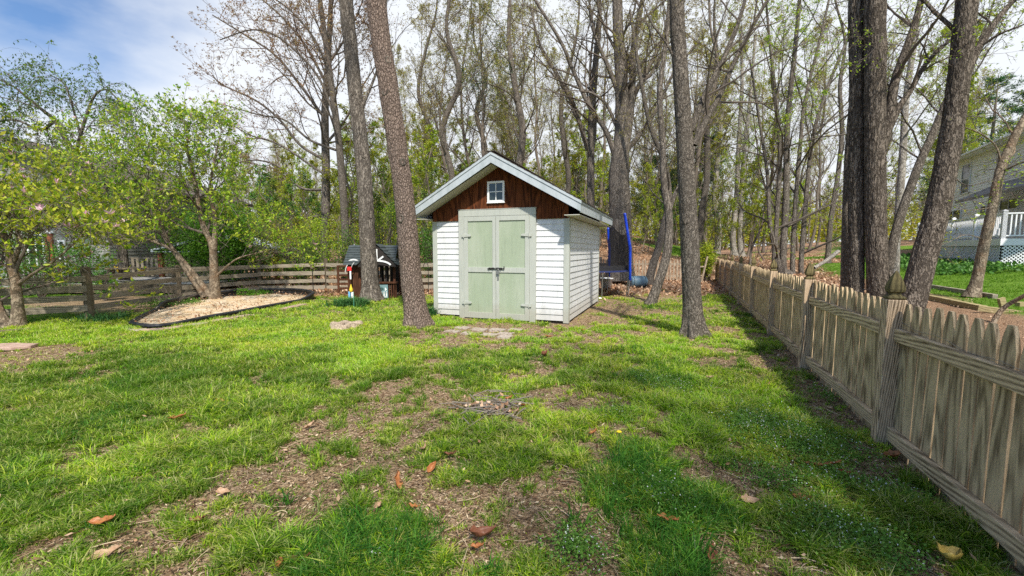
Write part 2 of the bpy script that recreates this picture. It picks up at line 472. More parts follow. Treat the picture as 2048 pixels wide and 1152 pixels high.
def in_yard(x, y):
    return (x < fence_x(y) - .02) & (y < 21.2) & (x > np.where(y < 12.9, -9.9 + .0 * y, -9.9 + (y - 12.9) * .9)) & ~((x < -2) & (y > 15.6))
def cover(x, y):
    x = np.asarray(x, float); y = np.asarray(y, float)
    n = fbm(x, y, .9, 3, 3) * .20 + fbm(x, y, 2.9, 11, 2) * .42 + fbm(x, y, 8.5, 14, 2) * .38
    c = (n - .47) * 5.2 + .45 - .06 * sstep(4.8, 3.2, y)
    for bx, by, r, k in BL:
        c = c + k * np.exp(-((x - bx) ** 2 + (y - by) ** 2) / (r * r))
    lawn = sstep(4.5, 7.5, y) * sstep(1.0, -2.5, x)
    c = c + .50 * lawn + .05
    c = c - .35 * sstep(.5, .05, fence_x(y) - x)                       # bare strip along the picket fence
    c = c - .9 * sstep(13.2, 14.6, y + (vnoise(x * .8, y * .8, 5) - .5) * 2.2 - .25 * np.maximum(0, x - 3.5))
    c = c - 1.2 * sstep(-8.6, -9.6, x) * (y > 9.5)
    return np.clip(c, 0, 1)
def zone(x, y):
    """grass, leaf litter, mown lawn next door"""
    yard = in_yard(x, y)
    g = np.where(yard, cover(x, y), 0)
    yy = y + (vnoise(x * .8, y * .8, 5) - .5) * 2.2
    lit = np.where(yard, sstep(13.0, 14.8, yy - .25 * np.maximum(0, x - 3.5)), 0)
    edge = 11.0 + (y - 10.5) * .44 + (fbm(x, y, .4, 8) - .5) * 1.2
    lawn = (sstep(-.25, .25, x - edge)) * (y < 26) * (y > -6)
    lawn = np.maximum(lawn, sstep(.5, .58, fbm(x, y, .12, 21, 2)) * (x > 11) * (y > 26) * (y < 55))
    lawn = np.maximum(lawn, np.where((x < -10) & (x > -40) & (y < 16) & (y > 4), sstep(.35, .5, fbm(x, y, .3, 31)), 0))
    lit = np.where(yard, lit, 1 - lawn)
    lit = np.where((x < fence_x(y)) & (y < 0), 0, lit)
    lit = lit * np.where(y < 14, sstep(.25, .8, x - fence_x(y)), 1) * np.where((y < 12) & (x > 0), .8, 1)
    return g, lit, lawn
def axis_pts(segs):
    out = []
    for a, b, st in segs: out += list(np.arange(a, b, st))
    return np.array(out + [segs[-1][1]])
xs = axis_pts([(-400, -60, 34), (-60, -14, 2), (-14, -5, .22), (-5, 6, .07), (6, 14, .2), (14, 60, 1.5), (60, 400, 34)])
ys = axis_pts([(-60, -4, 8), (-4, .8, .8), (.8, 9, .07), (9, 23, .16), (23, 60, 1.2), (60, 140, 8), (140, 600, 46)])
X, Y = np.meshgrid(xs, ys)
rough = (fbm(X, Y, 2.2, 40, 3) - .5) * .05 + (fbm(X, Y, 9, 41, 2) - .5) * .022
Z = H(X, Y) + np.where((Y < 24) & (np.abs(X) < 14), rough, rough * 3)
g, lt, lw = zone(X, Y)
mb = MB()
ny, nx = X.shape
ii = np.arange(ny - 1)[:, None] * nx + np.arange(nx - 1)[None]
mb.quads(np.stack([X, Y, Z], -1).reshape(-1, 3), np.stack([ii, ii + 1, ii + 1 + nx, ii + nx], -1).reshape(-1, 4))
t = NT('ground_soil')
at = t.n('ShaderNodeAttribute', attribute_name='zone')
sp = t.n('ShaderNodeSeparateColor'); t.l(at.outputs['Color'], sp.inputs[0])
n1 = t.noise(t.co, 1.3, 6, .6); n2 = t.noise(t.co, 34, 6, .7); n3 = t.noise(t.map((1, 1.6, 1)), 160, 4, .7); v1 = t.vor(t.co, 55, 'F1')
dirt = t.ramp(n2, [(.34, (.09, .055, .03)), (.49, (.33, .225, .135)), (.64, (.60, .45, .30))])
dirt = t.mixc(t.ramp(n1, [(.4, 0), (.65, .4)]), dirt, (.30, .22, .10))
dirt = t.mixc(t.ramp(n3, [(.55, 0), (.66, .75)]), dirt, (.07, .048, .03))
litc = t.ramp(t.noise(t.co, 26, 5, .75), [(.3, (.09, .05, .03)), (.5, (.30, .18, .11)), (.68, (.52, .34, .22))])
grs = t.ramp(n2, [(.3, (.06, .085, .02)), (.55, (.14, .19, .035)), (.75, (.30, .28, .08))])
lwn = t.ramp(t.noise(t.co, 18, 5, .7), [(.3, (.07, .14, .015)), (.6, (.16, .28, .03)), (.8, (.25, .36, .06))])
c = t.mixc(t.ramp(sp.outputs[0], [(.3, 0), (.85, .72)]), dirt, grs)
c = t.mixc(sp.outputs[1], c, litc)
c = t.mixc(sp.outputs[2], c, lwn)
hgt = t.math('ADD', n2, t.math('MULTIPLY', v1, .6))
t.bsdf(c, .95, t.bump(hgt, 1.0, .035), .1)
M['ground'] = t.m
me = mb.mesh('ground', M['ground'], True)
ca = me.color_attributes.new('zone', 'FLOAT_COLOR', 'POINT')
ca.data.foreach_set('color', np.stack([g.ravel(), lt.ravel(), lw.ravel(), np.ones(g.size)], 1).astype(np.float32).ravel())
tag(obj('ground', me, None), kind='structure')
def zat(x, y):
    return H(x, y) + np.where((y < 24) & (np.abs(x) < 14), (fbm(x, y, 2.2, 40, 3) - .5) * .05 + (fbm(x, y, 9, 41, 2) - .5) * .022, 0)

# ================================================================== grass
def tufts(rng, mb, C, nb, hgt, wid, lean=.45, curl=.6, spread=.03):
    """nb blades per tuft centre: a blade is a quad and a tip triangle"""
    N = len(C) * nb
    c = np.repeat(C, nb, 0); h = np.repeat(hgt, nb) * rng.uniform(.45, 1.15, N); w = np.repeat(wid, nb) * rng.uniform(.7, 1.2, N)
    a = rng.random(N) * 6.283
    sp = np.abs(rng.normal(0, 1, N)) * spread if np.isscalar(spread) else np.abs(rng.normal(0, 1, N)) * np.repeat(spread, nb)
    out = np.stack([np.cos(a), np.sin(a), 0 * a], 1)
    base = c + out * sp[:, None]
    b = a + rng.normal(0, .5, N)
    o2 = np.stack([np.cos(b), np.sin(b), 0 * b], 1)
    side = np.stack([-np.sin(b + rng.normal(0, .7, N)), np.cos(b), 0 * b], 1)
    ln = np.abs(rng.normal(lean, .25, N))
    up = np.array([[0, 0, 1.]])
    p1 = base + (up * .55 + o2 * (ln * .32)[:, None]) * h[:, None]
    k = rng.uniform(.3, 1.3, N) * curl
    p2 = p1 + (up * (.5 - k * .35)[:, None] + o2 * (ln * .45 + k * .32)[:, None]) * h[:, None]
    s = side * (w * .5)[:, None]
    V = np.stack([base - s, base + s, p1 + s * .85, p1 - s * .85, p2], 1).reshape(-1, 3)
    i = np.arange(N) * 5
    mb.mix(V, np.stack([i, i + 1, i + 2, i + 3], 1), np.stack([i + 3, i + 2, i + 4], 1))
def scatter(rng, n, lo=1.15, hi=21.0, p=1.0):
    """random spots in the part of the yard the photo could see, thinner with distance"""
    r = rng.random(n)
    y = (lo ** (1 - p) + r * (hi ** (1 - p) - lo ** (1 - p))) ** (1 / (1 - p)) if p != 1 else lo * (hi / lo) ** r
    x = rng.uniform(-1.42, 1.32, n) * (y + .5)
    return x, y
shed_c = np.array([1.17, 8.83]); SA = R(-20.3)
def shed_local(x, y):
    dx, dy = x - shed_c[0], y - shed_c[1]
    return dx * math.cos(SA) + dy * math.sin(SA), -dx * math.sin(SA) + dy * math.cos(SA)
bed_px = [(262,652),(300,659),(350,654),(410,641),(470,630),(530,618),(600,605),(628,598),(600,591),(540,590),(470,593),(400,603),(350,613),(300,630)]
BED = np.array([G(a, b)[:2] for a, b in bed_px])
def in_bed(x, y, grow=.1):
    c = BED.mean(0); inside = np.zeros(np.shape(x), bool)
    Q = c + (BED - c) * (1 + grow * .35)
    for i in range(len(Q)):
        a, b = Q[i - 1], Q[i]
        cond = ((a[1] > y) != (b[1] > y)) & (x < (b[0] - a[0]) * (y - a[1]) / (b[1] - a[1] + 1e-12) + a[0])
        inside ^= cond
    return inside
def free(x, y):
    lx, ly = shed_local(x, y)
    return in_yard(x, y) & ~((lx > -3.25) & (lx < .07) & (ly > -.1) & (ly < 4.2)) & ~in_bed(x, y)
rng = np.random.default_rng(7)
def gmat(name, cols, big):
    return m_leaf(name, cols, .45, 0, .42, big)
M['grass'] = gmat('grass_blades', [(.06, .15, .008), (.11, .23, .012), (.20, .33, .015), (.32, .44, .025), (.50, .50, .12), (.62, .55, .28)], (1.3, (.42, .64, .42)))
M['grass_sun'] = gmat('sunlit_grass_blades', [(.15, .32, .012), (.30, .50, .016), (.46, .61, .02), (.60, .66, .04), (.72, .66, .20), (.58, .50, .24)], (1.1, (.72, .95, .8)))  # lit copy of the lawn grass, sunlight put into brighter, yellower colours
M['grass_dark'] = gmat('dark_grass_blades', [(.02, .09, .010), (.04, .15, .014), (.08, .23, .02), (.16, .36, .05)], (.9, (.7, .85, .8)))
M['straw'] = m_leaf('dry_straw', [(.10, .06, .03), (.24, .15, .08), (.42, .30, .18), (.66, .53, .36), (.16, .08, .04), (.08, .045, .025), (.34, .23, .13)], .2, 0, .7)
def tri_z(x, y): return zat(x, y)
# fine grass
mbA, mbS = MB(), MB()
for n, lo, hi, nb in ((60000, 1.3, 4.2, 10), (80000, 4.2, 9.0, 8), (52000, 9.0, 16.5, 7)):
    x, y = scatter(rng, n, lo, hi, .35)
    cv = cover(x, y)
    keep = free(x, y) & (rng.random(n) < np.clip(cv * 1.1, .20, 1) ** 1.3)
    x, y, cv = x[keep], y[keep], cv[keep]
    hh = (.020 + .075 * cv * fbm(x, y, 2.6, 61) * 1.6 * rng.uniform(.5, 1.5, len(x))) * (1 + .03 * np.minimum(y, 9)) * (1 - .25 * sstep(4, 7, y)) + .05 * sstep(.62, .8, fbm(x, y, .8, 63)) * cv
    ww = .0034 + .00075 * y
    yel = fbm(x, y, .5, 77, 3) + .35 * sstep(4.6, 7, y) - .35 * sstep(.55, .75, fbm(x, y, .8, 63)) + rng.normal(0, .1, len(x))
    s = yel > .54  # lit copy goes to random patches and mostly beyond the foreground
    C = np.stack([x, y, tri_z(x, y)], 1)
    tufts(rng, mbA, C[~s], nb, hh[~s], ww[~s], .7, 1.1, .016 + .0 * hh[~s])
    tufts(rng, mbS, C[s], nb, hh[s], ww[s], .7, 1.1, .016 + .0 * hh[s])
tag(obj('grass', mbA, M['grass']), 'patchy green lawn grass growing across the yard in front of the shed', 'grass', kind='stuff')
tag(obj('sunny_grass', mbS, M['grass_sun']), 'lawn grass with sunlit yellow-green colour in the middle of the yard', 'grass', kind='stuff')
# coarse dark tussocks
mb = MB()
x, y = scatter(rng, 26000, 1.3, 12, .5)
f = fbm(x, y, 1.1, 91, 3) + .12 * (cover(x, y) - .5)
for a, b, r, k in [(1290,750,.55,.35),(1370,770,.3,.3),(1260,915,.25,.35),(1230,1000,.22,.3),(1500,850,.35,.3),(760,1090,.26,.4),(700,1020,.2,.3),(1700,870,.25,.25),(1440,1040,.25,.3),(560,735,.5,.25),(900,700,.3,.2),(690,620,.7,.3),(1480,940,.2,.25)]:
    q = G(a, b); f = f + k * np.exp(-((x - q[0]) ** 2 + (y - q[1]) ** 2) / (r * r))
keep = free(x, y) & (f > .66 + rng.normal(0, .03, len(x))) & (cover(x, y) > .25)
x, y, f = x[keep], y[keep], f[keep]
tufts(rng, mb, np.stack([x, y, tri_z(x, y)], 1), 9, .05 + .10 * sstep(.64, .95, f) + .02 * rng.random(len(x)), .0030 + .0004 * y, .55, 1.1, .03 + 0 * f)
# a few long arching clumps close to the camera
for a, b, h in [(1260,960,.28),(1230,930,.24),(1290,935,.22),(1395,1120,.26),(720,1060,.22),(780,1130,.2),(690,1090,.22),(640,1110,.18),(740,1100,.22),(830,1120,.18),(1150,1050,.15),(1300,985,.2),(570,1010,.1),(1760,870,.13),(1690,1000,.1),(980,1150,.1),(620,1130,.14),(1345,1060,.17)]:
    q = G(a, b); C = np.repeat(q[None], 5, 0) + rng.normal(0, .03, (5, 3)) * [1, 1, 0]
    tufts(rng, mb, C, 8, np.full(5, h), np.full(5, .0062), .75, 1.7, .02)
tag(obj('coarse_grass', mb, M['grass_dark']), 'taller dark green grass tussocks and arching blades in the foreground', 'grass', kind='stuff')
# daylily-like clump left of the playhouse
# dead straw, bits of leaf and bark on the soil
mb = MB()
n = 150000
x, y = scatter(rng, n, 1.2, 12, .35)
cv = cover(x, y)
keep = free(x, y) & (rng.random(n) < np.clip(1.05 - cv * .75, .2, 1))
x, y = x[keep], y[keep]; n = len(x)
a = rng.random(n) * 6.283; L = rng.uniform(.008, .05, n) * rng.uniform(.4, 1, n) * (1 + .06 * y); w = rng.uniform(.0015, .008, n) * (1 + .08 * y)
C = np.stack([x, y, tri_z(x, y) + rng.uniform(.003, .016, n)], 1)
d = np.stack([np.cos(a), np.sin(a), rng.normal(0, .25, n)], 1) * (L / 2)[:, None]
s = np.stack([-np.sin(a), np.cos(a), rng.normal(0, .4, n)], 1) * (w / 2)[:, None]
V = np.stack([C - d - s, C - d * .2 + s * 1.5 + [0, 0, .002], C + d + s * .4, C + d * .2 - s * 1.4 + [0, 0, .002]], 1).reshape(-1, 3)
mb.quads(V, np.arange(4 * n).reshape(-1, 4))
n = min(n, 5000); C = C[:n]; a = rng.random(n) * 6.283; L = rng.uniform(.05, .18, n)
d = np.stack([np.cos(a), np.sin(a), rng.normal(0, .08, n)], 1) * (L / 2)[:, None]; e = np.stack([-np.sin(a), np.cos(a), 0 * a], 1) * (L * rng.normal(0, .12, n))[:, None]
mb.tubes(np.stack([C - d, C - d * .3 + e, C + d * .35 + e * .8, C + d], 1) + [0, 0, .01], np.repeat(rng.uniform(.0010, .0028, n)[:, None], 4, 1), 4, 0)
tag(obj('dead_straw', mb, M['straw']), 'dry straw and brown plant bits scattered over the bare soil', 'plant debris', kind='stuff')
# chickweed and clover patches: small round leaves with white flowers
mb = MB()
pts = []
for a, b, r, n in [(1340,775,.28,500),(1290,760,.2,260),(1560,870,.42,1500),(1500,850,.3,700),(1620,900,.3,700),(1700,800,.28,600),(1240,830,.2,160),(1330,1000,.2,400),(1720,1090,.22,700),(1660,1060,.18,400),(1160,1110,.14,250),(1560,960,.2,350),(1770,1000,.15,400),(760,1130,.1,60),(560,650,.6,300),(1650,960,.12,120),(1380,650,.4,300)]:
    q = G(a, b); e = rng.normal(0, r * .6, (n, 2)); pts.append(np.stack([q[0] + e[:, 0], q[1] + e[:, 1]], 1))
p = np.concatenate(pts); p = p[free(p[:, 0], p[:, 1])]
C = np.stack([p[:, 0], p[:, 1], tri_z(p[:, 0], p[:, 1])], 1); C = np.repeat(C, 6, 0)
C[:, :2] += rng.normal(0, .014, (len(C), 2)); C[:, 2] += rng.uniform(.02, .085, len(C))
leaves(rng, mb, C, .013, 0, .7, .9)
k = rng.random(len(C)) < .035
Cf = C[k] + [0, 0, .012]
leaves(rng, mb, np.repeat(Cf, 2, 0), .008, 1, .9, .9)
M['clover'] = m_leaf('clover_leaf', [(.06, .16, .02), (.12, .26, .03), (.2, .36, .06)], .35, 0)
M['petal'] = m_leaf('small_white_petal', [(.7, .72, .68), (.8, .8, .78)], .3, 0)
tag(obj('chickweed', mb, [M['clover'], M['petal']]), 'low chickweed with tiny white flowers among the grass', 'weeds', kind='stuff')
# leaf litter
M['litter'] = m_leaf('dry_leaf', [(.16, .085, .05), (.38, .22, .12), (.56, .36, .22), (.70, .53, .38), (.30, .14, .07), (.46, .27, .15)], .2, 0, .65)
mb = MB()
x = rng.uniform(-11, 26, 150000); y = rng.uniform(6, 50, 150000)
g_, l_, w_ = zone(x, y)
keep = (l_ > rng.random(len(x))) & (rng.random(len(x)) < np.clip(22 / y, .3, 1) * .9)
x2, y2 = scatter(rng, 5200, 1.6, 14, .4)
k2 = free(x2, y2) & (rng.random(5200) < .08 + .35 * (1 - cover(x2, y2)))
# along the fences
x3 = rng.uniform(-9.9, -3, 5000); y3 = rng.uniform(12.6, 15.9, 5000); k3 = in_yard(x3, y3) & ~in_bed(x3, y3, .3) & (y3 > 12.9 + .25 * (x3 + 9.9))
x = np.concatenate([x[keep], x2[k2], x3[k3]]); y = np.concatenate([y[keep], y2[k2], y3[k3]])
lx, ly = shed_local(x, y); k = ~((lx > -3.2) & (lx < .05) & (ly > 0) & (ly < 4.15)); x, y = x[k], y[k]
C = np.stack([x, y, zat(x, y) + rng.uniform(.01, .05, len(x))], 1)
leaves(rng, mb, C[y < 12.5], .036, 0, .4, .5)
leaves(rng, mb, C[y >= 12.5], .12, 0, .5, .6)
tag(obj('leaf_litter', mb, M['litter']), 'brown and orange fallen leaves carpeting the woodland edge behind the yard', 'leaf litter', kind='stuff')
# grass of the neighbours' lawns
mb = MB()
x = rng.uniform(9, 34, 60000); y = rng.uniform(8, 34, 60000)
g_, l_, w_ = zone(x, y); k = w_ > .5; x, y = x[k], y[k]
xb = rng.uniform(-26, -10.2, 16000); yb = rng.uniform(7, 16, 16000); g_, l_, w_ = zone(xb, yb); k = w_ > .5
x = np.concatenate([x, xb[k]]); y = np.concatenate([y, yb[k]])
tufts(rng, mb, np.stack([x, y, zat(x, y)], 1), 5, np.full(len(x), .06), np.full(len(x), .012), .5, .6, .05)
M['lawn'] = gmat('mown_lawn_blades', [(.09, .20, .015), (.15, .30, .02), (.22, .36, .04)], (.5, (.85, .9, .8)))
tag(obj('neighbour_grass', mb, M['lawn']), 'short bright green lawn of the neighbouring gardens beyond the fences', 'grass', kind='stuff')
# ================================================================== the shed
M['vinyl'] = m_paint('white_vinyl_siding', (.68, .69, .69), .45, .5, (.40, .40, .37), .1, 5, mud=.35)
M['trim'] = m_paint('grey_green_trim_paint', (.43, .45, .40), .55, .45, (.56, .56, .50), .25, 7, mud=.3)
M['sage'] = m_paint('sage_green_door_paint', (.33, .39, .275), .6, .55, (.47, .50, .41), .35, 2.6, mud=.15)
M['fascia'] = m_paint('weathered_white_fascia', (.46, .50, .52), .45, .8, (.26, .31, .31), .15, 6)
M['soffit'] = m_paint('cream_soffit', (.50, .49, .42), .7, .4)
M['white'] = m_paint('white_trim_paint', (.80, .81, .80), .4, .15)
M['black_iron'] = m_paint('black_iron', (.02, .02, .02), .4, .3, (.1, .06, .04), .2, 30, .5)
M['steel'] = NT('dull_steel').m; 
t = NT('galvanised_steel'); t.bsdf((.35, .35, .34), .4, None, .5, .8); M['steel'] = t.m
t = NT('dark_window_glass'); t.bsdf((.02, .028, .025), .06, None, .8); M['glass'] = t.m
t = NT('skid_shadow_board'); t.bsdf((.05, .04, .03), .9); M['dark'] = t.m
M['stain'] = m_wood('brown_stained_boards', (.18, .056, .020), (.022, .007, .004), 'z', 0, .6)
def m_shingle(name, a, b):
    t = NT(name); n = t.noise(t.co, 30, 5, .7); v = t.vor(t.map((1, 2.2, 2.2)), 5, 'F1')
    t.bsdf(t.mixc(n, a, t.mixc(v, a, b)), .95, t.bump(n, .5, .01), .1); return t.m
M['shingle'] = m_shingle('dark_roof_shingle', (.045, .035, .03), (.12, .10, .09))
M['shingle_grey'] = m_shingle('grey_roof_shingle', (.22, .20, .185), (.40, .38, .36))
t = NT('concrete_paver'); n = t.noise(t.co, 22, 6, .7); t.bsdf(t.ramp(n, [(.3, (.16, .12, .09)), (.5, (.38, .32, .26)), (.75, (.52, .46, .39))]), .9, t.bump(n, .5, .01)); M['paver'] = t.m
t = NT('reddish_stone'); n = t.noise(t.co, 14, 6, .7); t.bsdf(t.ramp(n, [(.3, (.26, .16, .12)), (.6, (.48, .34, .27)), (.8, (.60, .48, .40))]), .9, t.bump(n, .5, .01)); M['stone'] = t.m

def lap(mb, x0, x1, z0, z1, course, y=0.0, m=0, out=.019, top=None):
    """clapboard courses on a wall facing -y; top(x)->z clips the upper end"""
    z = z0
    while z < z1 - .01:
        e = min(z + course, z1)
        a, b = x0, x1
        if top is not None:
            a, b = top(z, a, b)
            if b - a < .05: break
        V = [[a, y - out, z], [b, y - out, z], [b, y - .003, e], [a, y - .003, e], [a, y, z], [b, y, z]]
        mb.mix(V, [[0, 1, 2, 3], [4, 5, 1, 0]], None, m)
        z = e
t = NT('vinyl_course'); M['course'] = t.m
shed = thing('garden_shed', (1.17, 8.83, 0), SA, 'white clapboard garden shed with sage green double doors and brown gable', 'shed')
Wd, Ln, Wh = 3.18, 3.97, 2.22
mb = MB()
lap(mb, -Wd + .05, -.05, .06, Wh, .127)
mb.quads([[-Wd, .0, .06], [0, 0, .06], [0, 0, Wh], [-Wd, 0, Wh]], [[0, 1, 2, 3]])
obj('front_wall', mb, M['vinyl'], shed)
def rot_mb(mb, f):
    mb.v = [f(v) for v in mb.v]; return mb
mb = MB(); lap(mb, 0.05, Ln - .05, .06, Wh, .127); mb.quads([[0, 0, .06], [Ln, 0, .06], [Ln, 0, Wh], [0, 0, Wh]], [[0, 1, 2, 3]])
rot_mb(mb, lambda v: np.stack([-v[:, 1], v[:, 0], v[:, 2]], 1))
obj('side_wall', mb, M['vinyl'], shed)
mb = MB(); lap(mb, 0.05, Ln - .05, .06, Wh, .127); mb.quads([[0, 0, .06], [Ln, 0, .06], [Ln, 0, Wh], [0, 0, Wh]], [[0, 1, 2, 3]])
rot_mb(mb, lambda v: np.stack([-Wd + v[:, 1], Ln - v[:, 0], v[:, 2]], 1))
obj('side_wall', mb, M['vinyl'], shed)
mb = MB(); lap(mb, 0.05, Wd - .05, .06, Wh, .127); mb.quads([[0, 0, .06], [Wd, 0, .06], [Wd, 0, Wh], [0, 0, Wh]], [[0, 1, 2, 3]])
rot_mb(mb, lambda v: np.stack([-v[:, 0], Ln - v[:, 1], v[:, 2]], 1))
obj('back_wall', mb, M['vinyl'], shed)
mb = MB(); mb.box((-Wd + .02, .02, -.05), (-.02, Ln - .02, .06)); obj('base', mb, M['dark'], shed)  # dark base board, shadow under the shed put into its colour
for cx, cy in ((0, 0), (-Wd, 0), (0, Ln), (-Wd, Ln)):
    mb = MB(); sx = 1 if cx == 0 else -1; sy = -1 if cy == 0 else 1
    x0, x1 = sorted((cx + sx * .02, cx - sx * .095)); y0, y1 = sorted((cy + sy * .024, cy + sy * .001)); mb.box((x0, y0, .015), (x1, y1, Wh))
    x0, x1 = sorted((cx + sx * .021, cx + sx * .002)); y0, y1 = sorted((cy + sy * .0, cy - sy * .09)); mb.box((x0, y0, .016), (x1, y1, Wh - .001))
    obj('corner_trim', mb, M['trim'], shed, bev=.002)
cx0, hs, zt, sl = -1.55, 1.88, 3.56, .564
def rz_(x): return zt - sl * abs(x - cx0)
mb = MB()
for k in range(22):                                   # vertical stained boards
    a = -Wd + k * Wd / 22 + .003; b = -Wd + (k + 1) * Wd / 22 - .003
    p = [(a, Wh - .02), (b, Wh - .02), (b, rz_(b) - .235), (a, rz_(a) - .235)]
    if a < cx0 < b: p = [(a, Wh - .02), (b, Wh - .02), (b, rz_(b) - .235), (cx0, zt - .235), (a, rz_(a) - .235)]
    d = random.Random(k).uniform(0, .006)
    mb.prism(p, -.034 - d, -.016)
gab = obj('gable', mb, M['stain'], shed, bev=.002)
mb = MB(); mb.prism([(-Wd, Wh), (0, Wh), (0, rz_(0) - .24), (cx0, zt - .24), (-Wd, rz_(-Wd) - .24)], Ln - .01, Ln + .01); obj('gable', mb, M['stain'], shed)
mb = MB()                                              # small white window
x0, x1, z0, z1 = -1.80, -1.40, 2.58, 3.03
mb.box((x0, -.065, z0), (x0 + .045, -.03, z1)); mb.box((x1 - .045, -.065, z0), (x1, -.03, z1))
mb.box((x0 + .045, -.064, z1 - .045), (x1 - .045, -.03, z1)); mb.box((x0 + .045, -.064, z0), (x1 - .045, -.03, z0 + .045))
xm, zm = (x0 + x1) / 2, (z0 + z1) / 2
mb.box((xm - .009, -.058, z0 + .045), (xm + .009, -.035, z1 - .045)); mb.box((x0 + .045, -.056, zm - .009), (x1 - .045, -.036, zm + .009))
mb.box((x0 - .01, -.075, z0 - .018), (x1 + .01, -.03, z0 - .001))
win = obj('window', mb, M['white'], shed, bev=.002)
mb = MB(); mb.box((x0 + .03, -.046, z0 + .03), (x1 - .03, -.041, z1 - .03)); obj('window_pane', mb, M['glass'], win)
# roof
mb = MB()
for s in (-1, 1):
    e = cx0 + s * hs
    nrow = 13
    for k in range(nrow):                              # shingle courses lapping down the slope
        xa, xb = cx0 + s * hs * k / nrow, cx0 + s * (hs * (k + 1) / nrow + .03)
        za, zb = zt - sl * hs * k / nrow + .012, zt - sl * (hs * (k + 1) / nrow + .03) + .022
        V = [[xa, -.46, za], [xb, -.46, zb], [xb, Ln + .44, zb], [xa, Ln + .44, za], [xb, -.46, zb - .014], [xb, Ln + .44, zb - .014], [xa, -.46, za - .014], [xa, Ln + .44, za - .014]]
        mb.quads(V, [[0, 1, 2, 3] if s > 0 else [3, 2, 1, 0], [1, 4, 5, 2], [0, 6, 4, 1], [3, 2, 5, 7]])
mb.box((cx0 - .09, -.465, zt + .005), (cx0 + .09, Ln + .445, zt + .022))
roof = obj('roof', mb, M['shingle'], shed)
for y0, y1 in ((-.445, -.42), (Ln + .40, Ln + .425)):
    mb = MB()
    for s in (-1, 1):
        e = cx0 + s * hs
        p = [(cx0, zt - .01), (e, zt - sl * hs - .01), (e, zt - sl * hs - .205), (cx0, zt - .215)]
        mb.prism(p if s > 0 else p[::-1], y0, y1)
        p = [(cx0, zt + .006), (e + s * .015, zt - sl * (hs + .015) + .006), (e + s * .015, zt - sl * (hs + .015) - .052), (cx0, zt - .052)]
        mb.prism(p if s > 0 else p[::-1], y0 - .014 if y0 < 0 else y1 + .001, y0 - .001 if y0 < 0 else y1 + .014)
    obj('rake_board', mb, M['fascia'], roof)
mb = MB()
for s in (-1, 1):
    e = cx0 + s * hs; a, b = sorted((e - s * .024, e - s * .001)); zz = zt - sl * hs
    mb.box((a, -.419, zz - .222), (b, Ln + .399, zz - .006))
    a, b = sorted((e + .0, e + s * .013)); mb.box((a, -.43, zz - .052), (b, Ln + .41, zz - .004))
obj('eave_board', mb, M['fascia'], roof)
mb = MB()
for s in (-1, 1):
    e = cx0 + s * (hs - .025)
    for y0, y1 in ((-.418, -.001), (Ln + .012, Ln + .398)):
        V = [[cx0, y0, zt - .238], [e, y0, zt - sl * (hs - .025) - .212], [e, y1, zt - sl * (hs - .025) - .212], [cx0, y1, zt - .238]]
        mb.quads(V, [[0, 1, 2, 3]])
    a, b = sorted((0.0 if s > 0 else -Wd, e)); mb.box((a, -.417, Wh + .008), (b, Ln + .39, Wh + .022))
obj('soffit', mb, M['soffit'], roof)
# doors
mb = MB()
dx0, dx1, dz = -2.50, -.69, 2.43
mb.box((dx0, -.075, -.01), (dx0 + .13, -.018, dz - .14)); mb.box((dx1 - .13, -.075, -.01), (dx1, -.018, dz - .14)); mb.box((dx0, -.076, dz - .139), (dx1, -.018, dz))
mb.box((dx0 - .012, -.082, dz + .001), (dx1 + .012, -.018, dz + .014))
obj('door_frame', mb, M['trim'], shed, bev=.003)
for s in (0, 1):
    a = dx0 + .134 + s * .776; b = a + .768
    mb = MB(); y0, y1 = -.088, -.05; z0, z1 = .03, dz - .146; w = .10
    mid0, mid1 = 1.06, 1.17
    wi = .075
    la, lb = (a + w, b - wi) if s == 0 else (a + wi, b - w)
    mb.box((a, y0, z0), (la, y1, z1)); mb.box((lb, y0, z0), (b, y1, z1))
    for p, q in ((z0, z0 + .13), (mid0, mid1), (z1 - .10, z1)): mb.box((la + .001, y0 + .001, p), (lb - .001, y1, q))
    door = obj('door', mb, M['trim'], shed, bev=.002)
    mb = MB(); mb.box((la - .01, -.068, z0 + .1), (lb + .01, -.055, mid0 + .02)); mb.box((la - .01, -.067, mid1 - .02), (lb + .01, -.056, z1 - .06)); obj('door_panel', mb, M['sage'], door)
    for hz in (.37, 1.87):
        mb = MB()
        h0 = a - .05 if s == 0 else b + .05; h1 = a + .19 if s == 0 else b - .19; sg = 1 if s == 0 else -1
        p = [(h0, hz - .035), (h0 + sg * .07, hz - .035), (h1 - sg * .02, hz - .022), (h1, hz), (h1 - sg * .02, hz + .022), (h0 + sg * .07, hz + .035), (h0, hz + .035)]
        mb.prism(p if s == 0 else p[::-1], -.103, -.0885); mb.lathe([(.010, -.05), (.010, .05)], 8, 0, (h0 + sg * .055, -.106, hz))
        obj('hinge', mb, M['trim'], door, bev=.002)
mb = MB()
zl = 1.145
mb.box((-1.76, -.098, zl - .022), (-1.63, -.089, zl + .022)); mb.box((-1.58, -.0975, zl - .022), (-1.44, -.089, zl + .022))
mb.tubes(np.array([[-1.78, -.108, zl], [-1.6, -.108, zl], [-1.40, -.108, zl]]), np.array([.010] * 3), 8)
for xx in (-1.74, -1.66, -1.55, -1.47): mb.box((xx - .008, -.122, zl - .018), (xx + .008, -.0985, zl + .018))
mb.box((-1.40, -.122, zl - .006), (-1.385, -.094, zl + .05))
bolt = obj('bolt', mb, M['black_iron'], shed)
mb = MB()
mb.tubes(np.array([[-1.555, -.115, 1.08], [-1.555, -.117, 1.12], [-1.535, -.118, 1.14], [-1.515, -.117, 1.12], [-1.515, -.115, 1.08]]), np.array([.006] * 5), 6)
